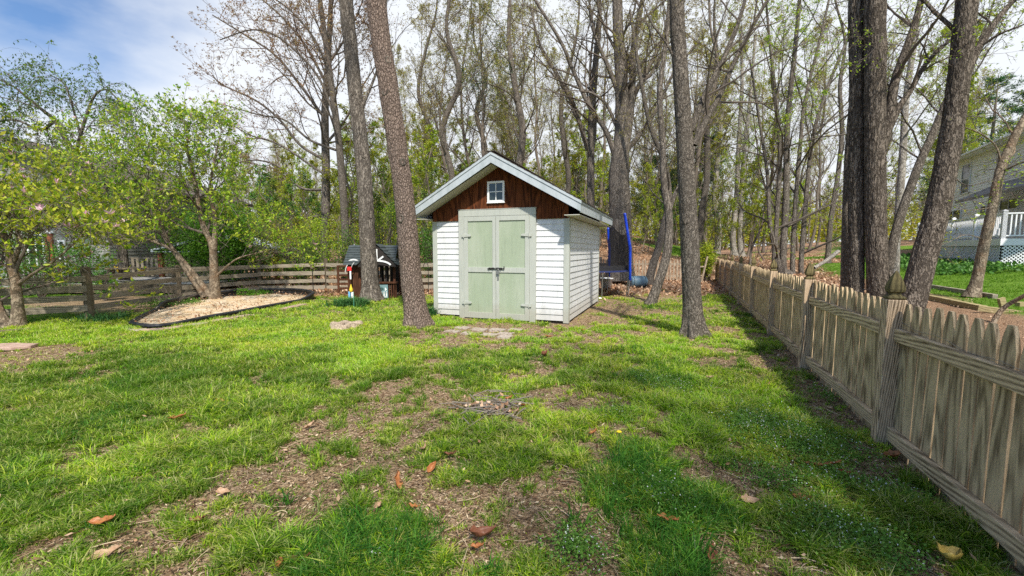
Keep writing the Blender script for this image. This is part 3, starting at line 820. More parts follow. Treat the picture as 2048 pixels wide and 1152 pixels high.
mb.box((-1.57, -.13, 1.02), (-1.50, -.10, 1.085)); mb.box((-1.55, -.108, .90), (-1.52, -.092, 1.0))
obj('padlock', mb, M['steel'], bolt, bev=.004)
# paving stones before the doors
k = 0
pav = [(905,664,.34),(940,668,.36),(978,671,.36),(1012,668,.34),(925,657,.34),(958,660,.36),(995,661,.36),(1030,661,.3),(1010,675,.28)]
rr = random.Random(4)
src = None
for a, b, w in pav:
    q = G(a, b)
    if src is None:
        mb = MB(); mb.prism([(-.17,-.12),(-.15,-.135),(.15,-.13),(.168,-.11),(.165,.12),(.14,.135),(-.155,.13),(-.17,.11)], 0, .045, axis='z'); src = mb.mesh('paving_stone', M['paver'])
    o = link(bpy.data.objects.new('paving_stone', src)); o.location = (q[0], q[1], -.026 + rr.uniform(0, .008)); o.rotation_euler = (rr.uniform(-.02, .02), rr.uniform(-.02, .02), SA + rr.uniform(-.06, .06)); o.scale = (w / .34 * .84, .84, 1)
    tag(o, 'flat pale paving stone set in the bare soil before the shed doors', 'paving stone', 'paving stones before the shed doors')

# ================================================================== picket fence on the right
def fence_pt(s): return np.array([2.96 + .3745 * s, 3.27 + .9272 * s])
FR_Z = math.atan2(.9272, .3745)
pf = thing('picket_fence', (2.96, 3.27, 0), FR_Z, 'weathered wooden picket fence with pointed post caps running along the right side', 'fence')
SP = 2.41
def finial(parent, x, y, z):
    mb = MB()
    mb.lathe([(.066, 0), (.078, .010), (.078, .018), (.044, .036), (.042, .050), (.064, .060), (.070, .08), (.063, .115), (.040, .165), (.014, .208), (.003, .222)], 4, 0, (x, y, z), math.pi / 4)
    return obj('post_cap', mb, M['cap'], parent, bev=.003)
rr = random.Random(11)
npk = 0; rest = MB()
PH = 1.17
def picket(mb, x, y, z0, z1, w, th, tilt, m=0):
    Mx = np.eye(4); c, s = math.cos(tilt), math.sin(tilt)
    Mx[:3, :3] = np.array([[c, 0, s], [0, 1, 0], [-s, 0, c]]); Mx[:3, 3] = (x, y, z0)
    h = z1 - z0
    mb.prism([(-w / 2, 0), (w / 2, 0), (w / 2, h - .13), (w / 2 + .0, h - .125), (w * .36, h - .055), (.020, h), (-.020, h), (-w * .36, h - .055), (-w / 2, h - .13)], 0, th, m, Mx)
for k in range(-1, 9):
    x = k * SP
    tall = PH - (.0 if k < 6 else .02)
    lean = rr.uniform(-.012, .012)
    if k >= 0:
        mb = MB(); w = .062 if k < 2 else .055
        mb.box((x - w, -w, -.1), (x + w, w, tall)); po = obj('post', mb, M['post'], pf, bev=.006)
        if k < 8: finial(po, x, 0, tall + .0005)
    if k == 8: break
    x0, x1 = x + .064, x + SP - .064
    if k == 7: x1 = x + SP - .06
    for z, hgt in ((.13, .10), (.91, .095)):
        mb = MB(); sag = rr.uniform(-.012, .012)
        mb.bar((x0, .0 - .012, z + rr.uniform(-.01, .01)), (x1, -.012, z + rr.uniform(-.01, .01)), .042, hgt); obj('rail', mb, M['rail'], pf, bev=.004)
    n = 17
    for j in range(n):
        px_ = x0 + .055 + j * (x1 - x0 - .11) / (n - 1)
        if k == -1 and px_ < -1.75: continue
        mb = MB() if npk < 98 else rest
        picket(mb, px_ + rr.uniform(-.006, .006), -.034 - .019, -.03 + rr.uniform(-.012, .012), tall - .01 + rr.uniform(-.018, .012), .122 + rr.uniform(-.008, .004), .018, rr.uniform(-.012, .012))
        if npk < 98: rot_mb(mb, lambda v: v); obj('picket', mb, M['picket'], pf)
        npk += 1
# the pickets stand on the neighbour's side of the rails
for o in pf.children:
    if o.name.startswith('picket'): o.location.y = 0
if rest.n:
    o = obj('picket', rest, M['picket'], pf); o['kind'] = 'stuff'
# thin wire along the near pickets
mb = MB(); pts = [(-1.75, -.03, .93), (-1.2, -.028, .97), (-.9, -.03, .955), (-.6, -.027, .99), (-.3, -.03, .975), (-.07, -.03, 1.0)]
mb.tubes(resample(pts, 24), np.full(24, .0016), 5); obj('wire', mb, M['steel'], pf)

# ================================================================== back picket fence (beyond the trampoline)
bf = thing('back_fence', (-1.0, 21.3, 0), 0, 'low pale picket fence across the back of the yard beyond the trampoline', 'fence')
M['back'] = m_wood('pale_picket_wood', (.52, .42, .31), (.20, .15, .10), 'z', .05, .8)
rest = MB(); npk = 0
for k in range(5):
    x = k * 2.72
    mb = MB(); mb.box((x - .05, -.05, -.1), (x + .05, .05, 1.2)); obj('post', mb, M['back'], bf)
    if k == 4: break
    for z in (.25, .85):
        mb = MB(); mb.box((x + .052, -.02, z - .04), (x + 2.668, .02, z + .04)); obj('rail', mb, M['back'], bf)
    for j in range(16):
        mb = MB()
        picket(mb, x + .13 + j * .163 + rr.uniform(-.01, .01), -.041, .04, 1.08 + rr.uniform(-.03, .03), .085, .018, rr.uniform(-.02, .02)); obj('picket', mb, M['back'], bf)

# ================================================================== horizontal board fence, left and back
lf = thing('board_fence', (0, 0, 0), 0, 'old grey fence of four horizontal boards between rough posts on the left', 'fence')
chain = [(-11.6, 7.4), (-9.66, 9.63), (-10.13, 12.88), (-9.34, 15.67), (-6.94, 15.86), (-4.6, 16.1), (-2.6, 16.45), (-.6, 17.0)]
hts = [.95, 1.16, 1.08, 1.05, 1.22, 1.1, 1.15, 1.1]
lev = [(.22, .34, .20, .20), ]
tops = [(.30, .50, .70, .88), (.24, .46, .68, .90), (.18, .42, .66, .96), (.14, .37, .66, .95), (.16, .41, .70, 1.0), (.16, .4, .68, .97), (.16, .4, .68, .97), (.16, .4, .68, .97)]
for i, (a, b) in enumerate(chain):
    mb = MB(); w = .075 if i == 1 else .058
    ht = hts[i]
    mb.tubes(np.array([[a, b, -.1], [a + .01, b, ht * .5], [a - .01, b, ht]]), np.array([w * 1.25, w * 1.2, w * 1.15]), 4 if i != 1 else 9)
    V = mb.v[-1][-(4 if i != 1 else 9):]
    mb.lathe([(w * 1.12, 0), (w * .6, .02)], 4 if i != 1 else 9, 0, (a - .01, b, ht - .004), 0)
    obj('post', mb, M['boardpost'], lf)
for i in range(len(chain) - 1):
    a, b = np.array(chain[i]), np.array(chain[i + 1]); d = (b - a) / np.linalg.norm(b - a)
    nrm = np.array([d[1], -d[0]]);  nrm = nrm if nrm @ (-(a + b) / 2) > 0 else -nrm
    rzz = math.atan2(d[1], d[0]); L = np.linalg.norm(b - a)
    for j in range(4):
        z0 = tops[i][j]; z1 = tops[i + 1][j] if i else tops[1][j] - (0)
        z0 += rr.uniform(-.02, .02); z1 += rr.uniform(-.02, .02)
        mb = MB(); hh = .135 + rr.uniform(-.012, .012)
        mb.bar((.02, 0, z0), (L - .02, 0, z1), .024, hh)
        o = obj('board', mb, M['board'], lf, bev=.004)
        off = .075 + .002 * j + .003 * (i % 2)
        o.location = (a[0] + nrm[0] * off, a[1] + nrm[1] * off, 0); o.rotation_euler = (0, 0, rzz)

# dark slatted panel beside the playhouse
sp_ = thing('slatted_panel', (-5.72, 14.6, 0), .02, 'dark brown slatted wooden panel standing left of the playhouse', 'panel')
M['brown'] = m_wood('dark_brown_playhouse_wood', (.13, .055, .03), (.035, .014, .008), 'z', 0, .8)
mb = MB(); mb.box((-.30, 0, 0), (-.24, .05, 1.02)); mb.box((.25, 0, 0), (.31, .05, 1.02)); mb.box((-.239, .004, .97), (.249, .046, 1.03)); mb.box((-.239, .004, .02), (.249, .046, .09)); obj('panel_frame', mb, M['brown'], sp_)
mb = MB()
for z in (.2, .35, .5, .65, .8): mb.box((-.238, .012, z), (.248, .03, z + .07))
obj('slat', mb, M['brown'], sp_)
# ================================================================== playhouse
ph = thing('playhouse', (-5.20, 13.35, 0), R(6), 'small brown wooden playhouse with grey slatted roof and white sunburst gable', 'playhouse')
M['slate'] = m_paint('blue_grey_roof_paint', (.045, .058, .06), .6, .3, (.2, .22, .22), .3, 8)
M['blackwood'] = m_paint('very_dark_wood', (.022, .018, .016), .7, .3, (.06, .04, .03), .3, 12)
M['teal'] = m_paint('teal_panel', (.16, .27, .28), .5, .3, (.3, .4, .4), .1, 8)
M['red'] = m_paint('red_plastic', (.62, .03, .03), .35, .1)
M['yellow'] = m_paint('yellow_plastic', (.75, .55, .04), .4, .1)
M['skyblue'] = m_paint('blue_plastic', (.16, .40, .62), .4, .1)
def wallp(name, boxes, mat, bev=0, par=None):
    mb = MB()
    for lo, hi in boxes: mb.box(lo, hi)
    return obj(name, mb, mat, par or ph, bev=bev)
for a, b in ((.02, .02), (.36, .02), (1.42, .02), (.02, 1.2), (1.42, 1.2)):
    wallp('post', [((a, b, 0), (a + .07, b + .07, 1.1))], M['brown'])
wallp('side_wall', [((.025 + .005 * (k % 2), .1 + k * .1, .03), (.055 + .005 * (k % 2), .195 + k * .1, 1.08)) for k in range(11)], M['brown'])
wallp('front_wall', [((.092 + k * .068, .03 + .004 * (k % 2), .03), (.155 + k * .068, .055 + .004 * (k % 2), 1.10)) for k in range(4)], M['brown'])
wallp('back_wall', [((.1 + k * .17, 1.215, .03), (.225 + k * .17, 1.24, 1.08)) for k in range(8)], M['blackwood'])
wallp('counter', [((.45, -.16, .50), (1.55, .14, .54))], M['brown'])
wallp('apron', [((.44, .03, .42), (1.41, .06, .499)), ((.44, .031, 1.03), (1.41, .06, 1.10))], M['blackwood'])
for k, x in enumerate((.55, .80, .86, 1.02, 1.18)): wallp('window_bar', [((x, .032, .541), (x + .045, .058, 1.029))], M['blackwood'])
wallp('bench_leg', [((1.30 + .07 * k, -.12 + .0 * k, 0), (1.335 + .07 * k, -.09, .499)) for k in range(4)], M['brown'])
mb = MB(); mb.box((.92, -.13, .03), (1.28, -.11, .46)); pn = obj('chalk_panel', mb, M['teal'], ph, bev=.02)
mb = MB()
for k in range(4):
    x = .99 + .075 * k; mb.box((x, -.136, .10), (x + .035, -.131, .20)); mb.lathe([(.002, 0), (.021, .012), (.021, .03), (.002, .042)], 8, 0, (x + .017, -.134, .20))
mb.box((.95, -.136, .065), (1.25, -.131, .085)); mb.prism([(1.19, .26), (1.25, .31), (1.19, .38)], -.136, -.131)
obj('white_fence_drawing', mb, M['white'], pn)
mb = MB(); mb.lathe([(.01, 0), (.06, .02), (.075, .06), (.04, .1), (.01, .11)], 10, 0, (1.08, -.128, .27)); rot_mb(mb, lambda v: np.stack([v[:, 0], -.128 + (v[:, 1] + .128) * .05 - .004, v[:, 2]], 1)); obj('tree_drawing', mb, m_paint('dark_teal_paint', (.03, .09, .09), .6), pn)
# roof: ridge along x, front slope facing the camera, a gable over the counter
mb = MB(); nrow = 8
for s in (-1, 1):
    for k in range(nrow):
        yc = .65; dy = .80; za = 1.72 - .62 * k / nrow; zb = 1.72 - .62 * (k + 1) / nrow - .01
        ya = yc + s * dy * k / nrow; yb = yc + s * (dy * (k + 1) / nrow + .02)
        V = [[-.06, ya, za - .012], [1.50, ya, za - .012], [1.50, yb, zb + .014], [-.06, yb, zb + .014], [-.06, yb, zb], [1.50, yb, zb], [-.06, ya, za - .03], [1.50, ya, za - .03]]
        F = [[0, 1, 2, 3], [3, 2, 5, 4], [0, 3, 4, 6], [1, 7, 5, 2], [6, 4, 5, 7]]
        mb.quads(V, F)
obj('roof', mb, M['slate'], ph)
mb = MB()
for s in (-1, 1):
    for k in range(6):
        xa = 1.0 + s * .62 * k / 6; xb = 1.0 + s * (.62 * (k + 1) / 6 + .015); za = 1.74 - .66 * k / 6; zb = 1.74 - .66 * (k + 1) / 6
        V = [[xa, -.34, za], [xb, -.34, zb + .016], [xb, .64, zb + .016], [xa, .64, za], [xb, -.34, zb], [xb, .64, zb], [xa, -.34, za - .02], [xa, .64, za - .02]]
        mb.quads(V, [[0, 1, 2, 3], [1, 4, 5, 2], [0, 6, 4, 1], [6, 7, 5, 4]])
porch = obj('porch_roof', mb, M['slate'], ph)
mb = MB(); mb.prism([(.46, 1.15), (.42, 1.10), (1.58, 1.10), (1.54, 1.15), (1.0, 1.70)], -.30, -.28); mb.prism([(.42, 1.02), (1.0, 1.10), (1.58, 1.02), (1.56, 1.099), (.44, 1.099)], -.299, -.281)
gp = obj('gable_panel', mb, M['blackwood'], porch)
mb = MB()
for an in (0, 52, -52):
    d = np.array([math.sin(R(an)), 0, math.cos(R(an))]); L = .38 if an == 0 else .25
    c = np.array([1.0, -.312, 1.20]); mb.bar(c + d * .03, c + d * L, .016, .05, up=(d[2], 0, -d[0]))
q = [(1.0 + .42 * math.sin(a), 1.0 + .0, 1.05 + .17 * math.cos(a)) for a in np.linspace(-1.35, 1.35, 13)]
for i in range(12): mb.bar((q[i][0], -.313, q[i][2]), (q[i + 1][0], -.313, q[i + 1][2]), .016, .05, up=(0, 0, 1))
obj('sunburst', mb, M['white'], gp)
mb = MB(); q = [(-.05, .06 + .2 * (1 - math.cos(a)), 1.12 + .3 * math.sin(a)) for a in np.linspace(0, 1.5, 8)]
q = [(.22 + .2 * math.cos(a), 0, 1.08 + .17 * math.sin(a)) for a in np.linspace(.3, 2.9, 10)]
for i in range(9): mb.bar((q[i][0], .012, q[i][2]), (q[i + 1][0], .012, q[i + 1][2]), .02, .045)
obj('white_arch', mb, M['white'], ph)
def hang(x, z, parts, name, label, cat):
    o = thing(name, (-5.20 + x, 13.18, z), 0, label, cat)
    for nm, lo, hi, m in parts:
        mb = MB(); mb.box(lo, hi); obj(nm, mb, m, o, bev=.01)
    return o
hg = hang(.12, .72, [('red_body', (-.04, 0, .18), (.10, .03, .31), M['red']), ('white_strip', (.035, -.002, -.08), (.085, .025, .178), M['white'])], 'garden_windsock', 'red and white hanging toy on the left front of the playhouse', 'wind toy')
mb = MB(); mb.tubes(resample([(-.10, .02, .14), (-.07, .0, .27), (-.02, .0, .37)], 8), np.full(8, .012), 6); mb.tubes(resample([(.10, .02, .30), (.14, .0, .38), (.19, .0, .44)], 8), np.full(8, .010), 6); obj('ribbon', mb, M['white'], hg)
hg = hang(.16, .0, [('blue_base', (-.07, 0, .0), (.0, .05, .26), M['skyblue']), ('white_base', (.02, 0, .0), (.09, .05, .24), M['white'])], 'toy_rocket', 'blue yellow and white toy standing at the left corner of the playhouse', 'toy')
mb = MB(); mb.lathe([(.05, 0), (.055, .06), (.03, .14), (.012, .22)], 10, 0, (.02, .02, .262)); obj('yellow_top', mb, M['yellow'], hg)
mb = MB(); mb.tubes(np.array([[.0, 0, 0], [0, 0, .3], [0.004, 0, .46]]), np.array([.006, .006, .006]), 6)
o = obj('garden_stake', mb, m_paint('green_stake', (.1, .35, .25), .5), None); q = G(708, 618); o.location = (q[0], q[1], 0); tag(o, 'thin green garden stake in the daylily clump near the playhouse', 'stake')

# ================================================================== trampoline
tr = thing('trampoline', (2.55, 15.0, 0), 0, 'round trampoline with blue padded poles and black net behind the shed', 'trampoline')
M['blue'] = m_paint('blue_pad_vinyl', (.01, .06, .62), .35, .1, (.1, .15, .5), .5, 20, .4)
M['blackpl'] = m_paint('black_mat', (.012, .012, .014), .6, .1)
t = NT('enclosure_net')
tb = t.n('ShaderNodeBsdfTransparent'); b = t.bsdf((.02, .02, .022), .8); mx = t.n('ShaderNodeMixShader')
w1 = t.n('ShaderNodeTexWave', wave_type='BANDS', bands_direction='Z'); w1.inputs['Scale'].default_value = 8; t.l(t.co, w1.inputs[0])
mx.inputs[0].default_value = .78; t.l(tb.outputs[0], mx.inputs[1]); t.l(b, mx.inputs[2]); t.l(mx.outputs[0], t.out.inputs[0]); M['net'] = t.m
RR_ = 1.6
def ringpts(r, z, a0=0, a1=6.2832, n=49): return [(r * math.cos(a), r * math.sin(a), z) for a in np.linspace(a0, a1, n)]
mb = MB(); mb.tubes(np.array(ringpts(RR_, .86)), np.full(49, .022), 8); obj('ring', mb, M['steel'], tr)
mb = MB(); n = 48
V = [(r * math.cos(a), r * math.sin(a), z) for r, z in ((1.34, .88), (RR_ + .03, .885), (RR_ + .04, .84)) for a in np.arange(n) * 2 * math.pi / n]
mb.quads(V, [[i * n + j, i * n + (j + 1) % n, (i + 1) * n + (j + 1) % n, (i + 1) * n + j] for i in range(2) for j in range(n)]); obj('spring_pad', mb, m_paint('navy_pad_vinyl', (.012, .022, .10), .5, .1), tr)
mb = MB(); mb.lathe([(1.36, 0), (1.36, .006)], 40, 0, (0, 0, .855)); obj('jumping_mat', mb, M['blackpl'], tr)
angs = [R(-35), R(46), R(118), R(190), R(250)]
for i, a in enumerate(angs):
    x, y = math.cos(a), math.sin(a)
    mb = MB(); lt_ = 1.0 if i else .93
    mb.tubes(np.array([[x * 1.66, y * 1.66, .55], [x * 1.64, y * 1.64, 1.6], [x * 1.52 * lt_ , y * 1.52, 2.72 if i == 0 else 2.35]]), np.array([.042, .046, .042]), 10)
    mb.lathe([(.055, 0), (.04, .04), (.005, .055)], 10, 0, (x * 1.52 * lt_, y * 1.52, 2.71 if i == 0 else 2.34)); obj('pole', mb, M['blue'], tr)
    mb = MB(); mb.tubes(np.array([[x * 1.6, y * 1.6, .86], [x * 1.58, y * 1.58, .4], [x * 1.55, y * 1.55, .02]]), np.array([.02] * 3), 8)
    x2, y2 = math.cos(a + .55), math.sin(a + .55)
    mb.tubes(np.array([[x * 1.55, y * 1.55, .02], [(x + x2) * .78, (y + y2) * .78, .02], [x2 * 1.55, y2 * 1.55, .02]]), np.array([.02] * 3), 8)
    mb.tubes(np.array([[x2 * 1.6, y2 * 1.6, .86], [x2 * 1.58, y2 * 1.58, .4], [x2 * 1.55, y2 * 1.55, .02]]), np.array([.02] * 3), 8); obj('leg', mb, M['steel'], tr)
mb = MB()
for i in range(len(angs)):
    a0 = angs[i]; a1 = angs[(i + 1) % len(angs)] + (6.2832 if i == len(angs) - 1 else 0)
    n = 14; V = []
    for j in range(n):
        f = j / (n - 1); a = a0 + (a1 - a0) * f; sag = math.sin(f * math.pi)
        for z in ((.88, 1.4, 1.9) if i == 0 else (.88, .93, .98)) + (2.62 - .55 * sag if i == 0 else 1.05,):
            r = 1.56 - .12 * sag * (z - .8) + .02 * math.sin(j * 2.3 + z * 3); V.append((r * math.cos(a), r * math.sin(a), z))
    mb.quads(V, [[j * 4 + q, (j + 1) * 4 + q, (j + 1) * 4 + q + 1, j * 4 + q + 1] for j in range(n - 1) for q in range(3)])
obj('net', mb, M['net'], tr, smooth=True)

# blue barrel lying on the leaves
q = P(1276, 560, 17.6)
br = thing('barrel', (q[0], q[1], .0), R(8), 'blue grey plastic barrel lying on its side by the trampoline', 'barrel'); br.scale = (.82,) * 3
mb = MB(); mb.lathe([(.20, -.42), (.27, -.40), (.285, -.3), (.285, -.02), (.295, 0), (.285, .02), (.285, .3), (.27, .40), (.20, .42)], 20)
rot_mb(mb, lambda v: np.stack([v[:, 2], v[:, 1], v[:, 0] + .30], 1)); obj('drum', mb, m_paint('faded_blue_plastic', (.13, .23, .30), .45, .4), br, smooth=True)
for s in (-.3, .3):
    mb = MB(); mb.tubes(np.array([(s, .29 * math.cos(a), .30 + .29 * math.sin(a)) for a in np.linspace(0, 6.2832, 25)]), np.full(25, .012), 6); obj('hoop', mb, M['blackpl'], br)
# white tub under the trampoline
q = P(1213, 545, 16.6)
bk = thing('bucket', (q[0], q[1], 0), 0, 'white plastic tub under the trampoline beside the shed', 'bucket')
mb = MB(); mb.lathe([(.17, 0), (.24, .42), (.26, .43), (.26, .46), (.22, .46), (.16, .05)], 18, 0, (0, 0, 0)); obj('tub', mb, M['white'], bk, smooth=True)
mb = MB(); mb.tubes(np.array([(.25 * math.cos(a), -.03 - .05 * math.sin(a), .43 - .16 * math.sin(a)) for a in np.linspace(0, math.pi, 12)]), np.full(12, .006), 5); obj('handle', mb, M['blackpl'], bk)

# white folding frame at the far end of the picket fence
q = G(1408, 566)
wf = thing('wooden_gate', (q[0], q[1], 0), R(10), 'pale leaning post and gate frame at the far corner of the fences', 'gate')
mb = MB(); mb.bar((-.15, 0, 0), (.12, 0, 1.25), .05, .07); obj('post', mb, M['back'], wf)
mb = MB(); mb.bar((-.6, .03, .35), (.0, .03, .35), .04, .06); mb.bar((-.6, .03, .75), (.05, .03, .78), .04, .06); obj('crossbar', mb, M['back'], wf)

# ================================================================== sand bed with rubber edging
sb = thing('sand_pit', (0, 0, 0), 0, 'long straw covered sand bed with black rubber edging on the left lawn', 'sand pit')
C0 = BED.mean(0)
BL2 = resample([(p[0], p[1], 0) for p in list(BED) + [BED[0]]], 85)[:, :2]
mb = MB(); rings = [1.0, .92, .84, .76, .68, .6, .52, .44, .36, .28, .2, .1, .02]; V = []
for r in rings:
    for p in BL2[:-1]:
        q = C0 + (p - C0) * r; V.append((q[0], q[1], .035 + .14 * (fbm(q[0], q[1], 2.2, 5) - .2) * min(1, (1 - r) * 4)))
n = len(BL2) - 1
mb.quads(V, [[i * n + (j + 1) % n, i * n + j, (i + 1) * n + j, (i + 1) * n + (j + 1) % n] for i in range(len(rings) - 1) for j in range(n)])
t = NT('straw_sand'); n1 = t.noise(t.co, 4, 5, .6); n2 = t.noise(t.map((1, 3, 1)), 40, 6, .75)
c = t.ramp(n2, [(.34, (.20, .11, .05)), (.5, (.56, .40, .22)), (.66, (.78, .64, .44))]); c = t.mixc(t.ramp(n1, [(.45, 0), (.65, .55)]), c, (.76, .68, .56))
t.bsdf(c, .95, t.bump(n2, .8, .02)); obj('sand', mb, t.m, sb, smooth=True)
rg = np.random.default_rng(12); q = rg.integers(0, len(BL2), 900); f = rg.random(900) ** .5 * .98; q = C0 + (BL2[q] - C0) * f[:, None]
mb = MB(); leaves(rg, mb, np.stack([q[:, 0], q[:, 1], rg.uniform(.09, .15, 900)], 1), .055, 0, .6, .5); obj('scattered_leaves', mb, M['litter'], sb)
mb = MB(); nb_ = len(BL2)
hz = np.array([.07 + .13 * float(sstep(.0, .6, (p - C0) @ np.array([-.62, .78]) / 1.0)) for p in BL2])
mb.tubes(np.stack([BL2[:, 0], BL2[:, 1], hz], 1), np.full(nb_, .04), 8)
V = [(p[0], p[1], z) for p, h in zip(BL2, hz) for z in (0, h)]
mb.quads(V, [[2 * i, 2 * i + 2, 2 * i + 3, 2 * i + 1] for i in range(nb_ - 1)])
obj('edging', mb, m_paint('black_rubber_edging', (.022, .022, .026), .45, .3, (.12, .12, .13), .2, 12, .4), sb, smooth=True)
mb = MB(); px_b = [(250,658),(285,664),(330,661),(372,655),(415,648),(460,639),(505,632),(560,621),(610,610)]
for i in range(len(px_b) - 1):
    a, b = G(*px_b[i]), G(*px_b[i + 1]); d = b - a; a = a + d * .03; b = b - d * .03
    if i in (6,): continue
    mbb = MB(); mbb.bar(a + [0, 0, .015], b + [0, 0, .018], .20, .06); obj('border_stone', mbb, M['stone'] if i % 3 else M['paver'], sb, bev=.012)

# ================================================================== small things
q = G(690, 655)
st = thing('tree_stump', (q[0], q[1], -.02), R(15), 'low weathered tree stump in the lawn left of the big trunk', 'stump')
rg = np.random.default_rng(3); n = 26; V = []
for r, z in ((.34, -.02), (.30, .05), (.27, .11), (.24, .125), (.02, .10)):
    for j in range(n):
        a = j * 2 * math.pi / n; k = 1 + .16 * math.sin(3 * a + 1) + .08 * math.sin(7 * a); V.append((r * k * math.cos(a), r * k * .8 * math.sin(a), z + .02 * math.sin(5 * a) * (r < .3)))
mb = MB(); mb.quads(V, [[i * n + j, i * n + (j + 1) % n, (i + 1) * n + (j + 1) % n, (i + 1) * n + j] for i in range(4) for j in range(n)])
t = NT('weathered_stump_wood'); n2 = t.noise(t.co, 30, 6, .7); t.bsdf(t.ramp(n2, [(.3, (.10, .07, .05)), (.55, (.42, .33, .24)), (.75, (.60, .50, .38))]), .9, t.bump(n2, .8, .02)); obj('stump_wood', mb, t.m, st)

def twigs(name, px_, n, L, spread, label, cat):
    q = G(*px_); o = thing(name, (q[0], q[1], 0), 0, label, cat); rg = np.random.default_rng(5)
    PP = []; 
    for i in range(n):
        a = rg.random() * 6.28; c = np.array([*rg.normal(0, spread, 2), rg.uniform(.02, .08)]); l = L * rg.uniform(.5, 1.2); dd = np.array([math.cos(a), math.sin(a), rg.normal(0, .12)])
        k = rg.normal(0, .25); e = np.array([-dd[1], dd[0], 0])
        PP.append([c - dd * l / 2, c - dd * l / 6 + e * k * l * .15, c + dd * l / 6 + e * k * l * .15, c + dd * l / 2])
    PP = np.array(PP); PP[:, :, 2] = np.maximum(PP[:, :, 2], .004); mb = MB(); mb.tubes(PP, np.repeat(rg.uniform(.003, .0065, n)[:, None], 4, 1), 5); obj('twigs', mb, M['twig_pale'], o)
    mb = MB(); C = np.stack([rg.normal(0, spread, 90), rg.normal(0, spread, 90), rg.uniform(.02, .08, 90)], 1); leaves(rg, mb, C, .055, 0, .5, .5); obj('dry_leaves', mb, M['litter'], o)
    return o
twigs('twig_pile', (978, 822), 110, .22, .16, 'small pile of dry twigs and brown leaves in the middle of the lawn', 'twig pile')

# fallen magnolia leaves lying in the grass
def dead_leaf(a, b, L, ang, col, label, wid=.45, curl=.5, tilt=.1):
    q = G(a, b); nl, nw = 9, 4; V = []; L *= .84; curl = curl * 1.5 + .15; sd_ = a * 7 + b
    for i in range(nl):
        f = i / (nl - 1); w = L * wid * .5 * (1 + .16 * math.sin(i * 2.9 + sd_)) * (math.sin(math.pi * min(1, f * 1.02) ** .8) ** .75 if 0 < f < 1 else .02)
        for j in range(-nw, nw + 1):
            g_ = j / nw; V.append(((f - .5) * L, g_ * w * (1 - .12 * curl) + L * .05 * math.sin(f * 3 + sd_), L * (curl * .22 * (2 * f - 1) ** 2 + curl * .35 * g_ * g_ * (w / L) * 2) + .006 * math.sin(i * 1.7 + j * .9 + sd_)))
    m_ = 2 * nw + 1
    mb = MB(); mb.quads(V, [[i * m_ + j, (i + 1) * m_ + j, (i + 1) * m_ + j + 1, i * m_ + j + 1] for i in range(nl - 1) for j in range(m_ - 1)])
    o = obj('fallen_leaf', mb, col, None, smooth=True); s = o.modifiers.new('thickness', 'SOLIDIFY'); s.thickness = .0012
    o.location = (q[0], q[1], float(zat(q[0], q[1])) + .045); o.rotation_euler = (tilt + .25 * math.sin(a), -tilt * .8 + .2 * math.cos(b), R(ang)); return tag(o, label, 'leaf', 'large fallen leaves in the grass')
def m_dleaf(name, a, b):
    t = NT(name); n = t.noise(t.map((1, 3, 1)), 35, 5, .7); n3 = t.noise(t.co, 14, 3)
    c = t.mixc(n, a, b); c = t.mixc(t.ramp(n3, [(.5, 0), (.7, .6)]), c, [x * .4 for x in b]); t.leaf(c, .2, .45, .3); return t.m
OR = m_dleaf('orange_dead_leaf', (.52, .21, .07), (.30, .11, .04)); TA = m_dleaf('tan_dead_leaf', (.62, .42, .27), (.36, .21, .12))
BR = m_dleaf('brown_dead_leaf', (.30, .12, .06), (.13, .05, .03)); YE = m_dleaf('yellow_dead_leaf', (.66, .50, .12), (.40, .26, .06)); RD = m_dleaf('red_dead_leaf', (.45, .07, .05), (.25, .03, .03))
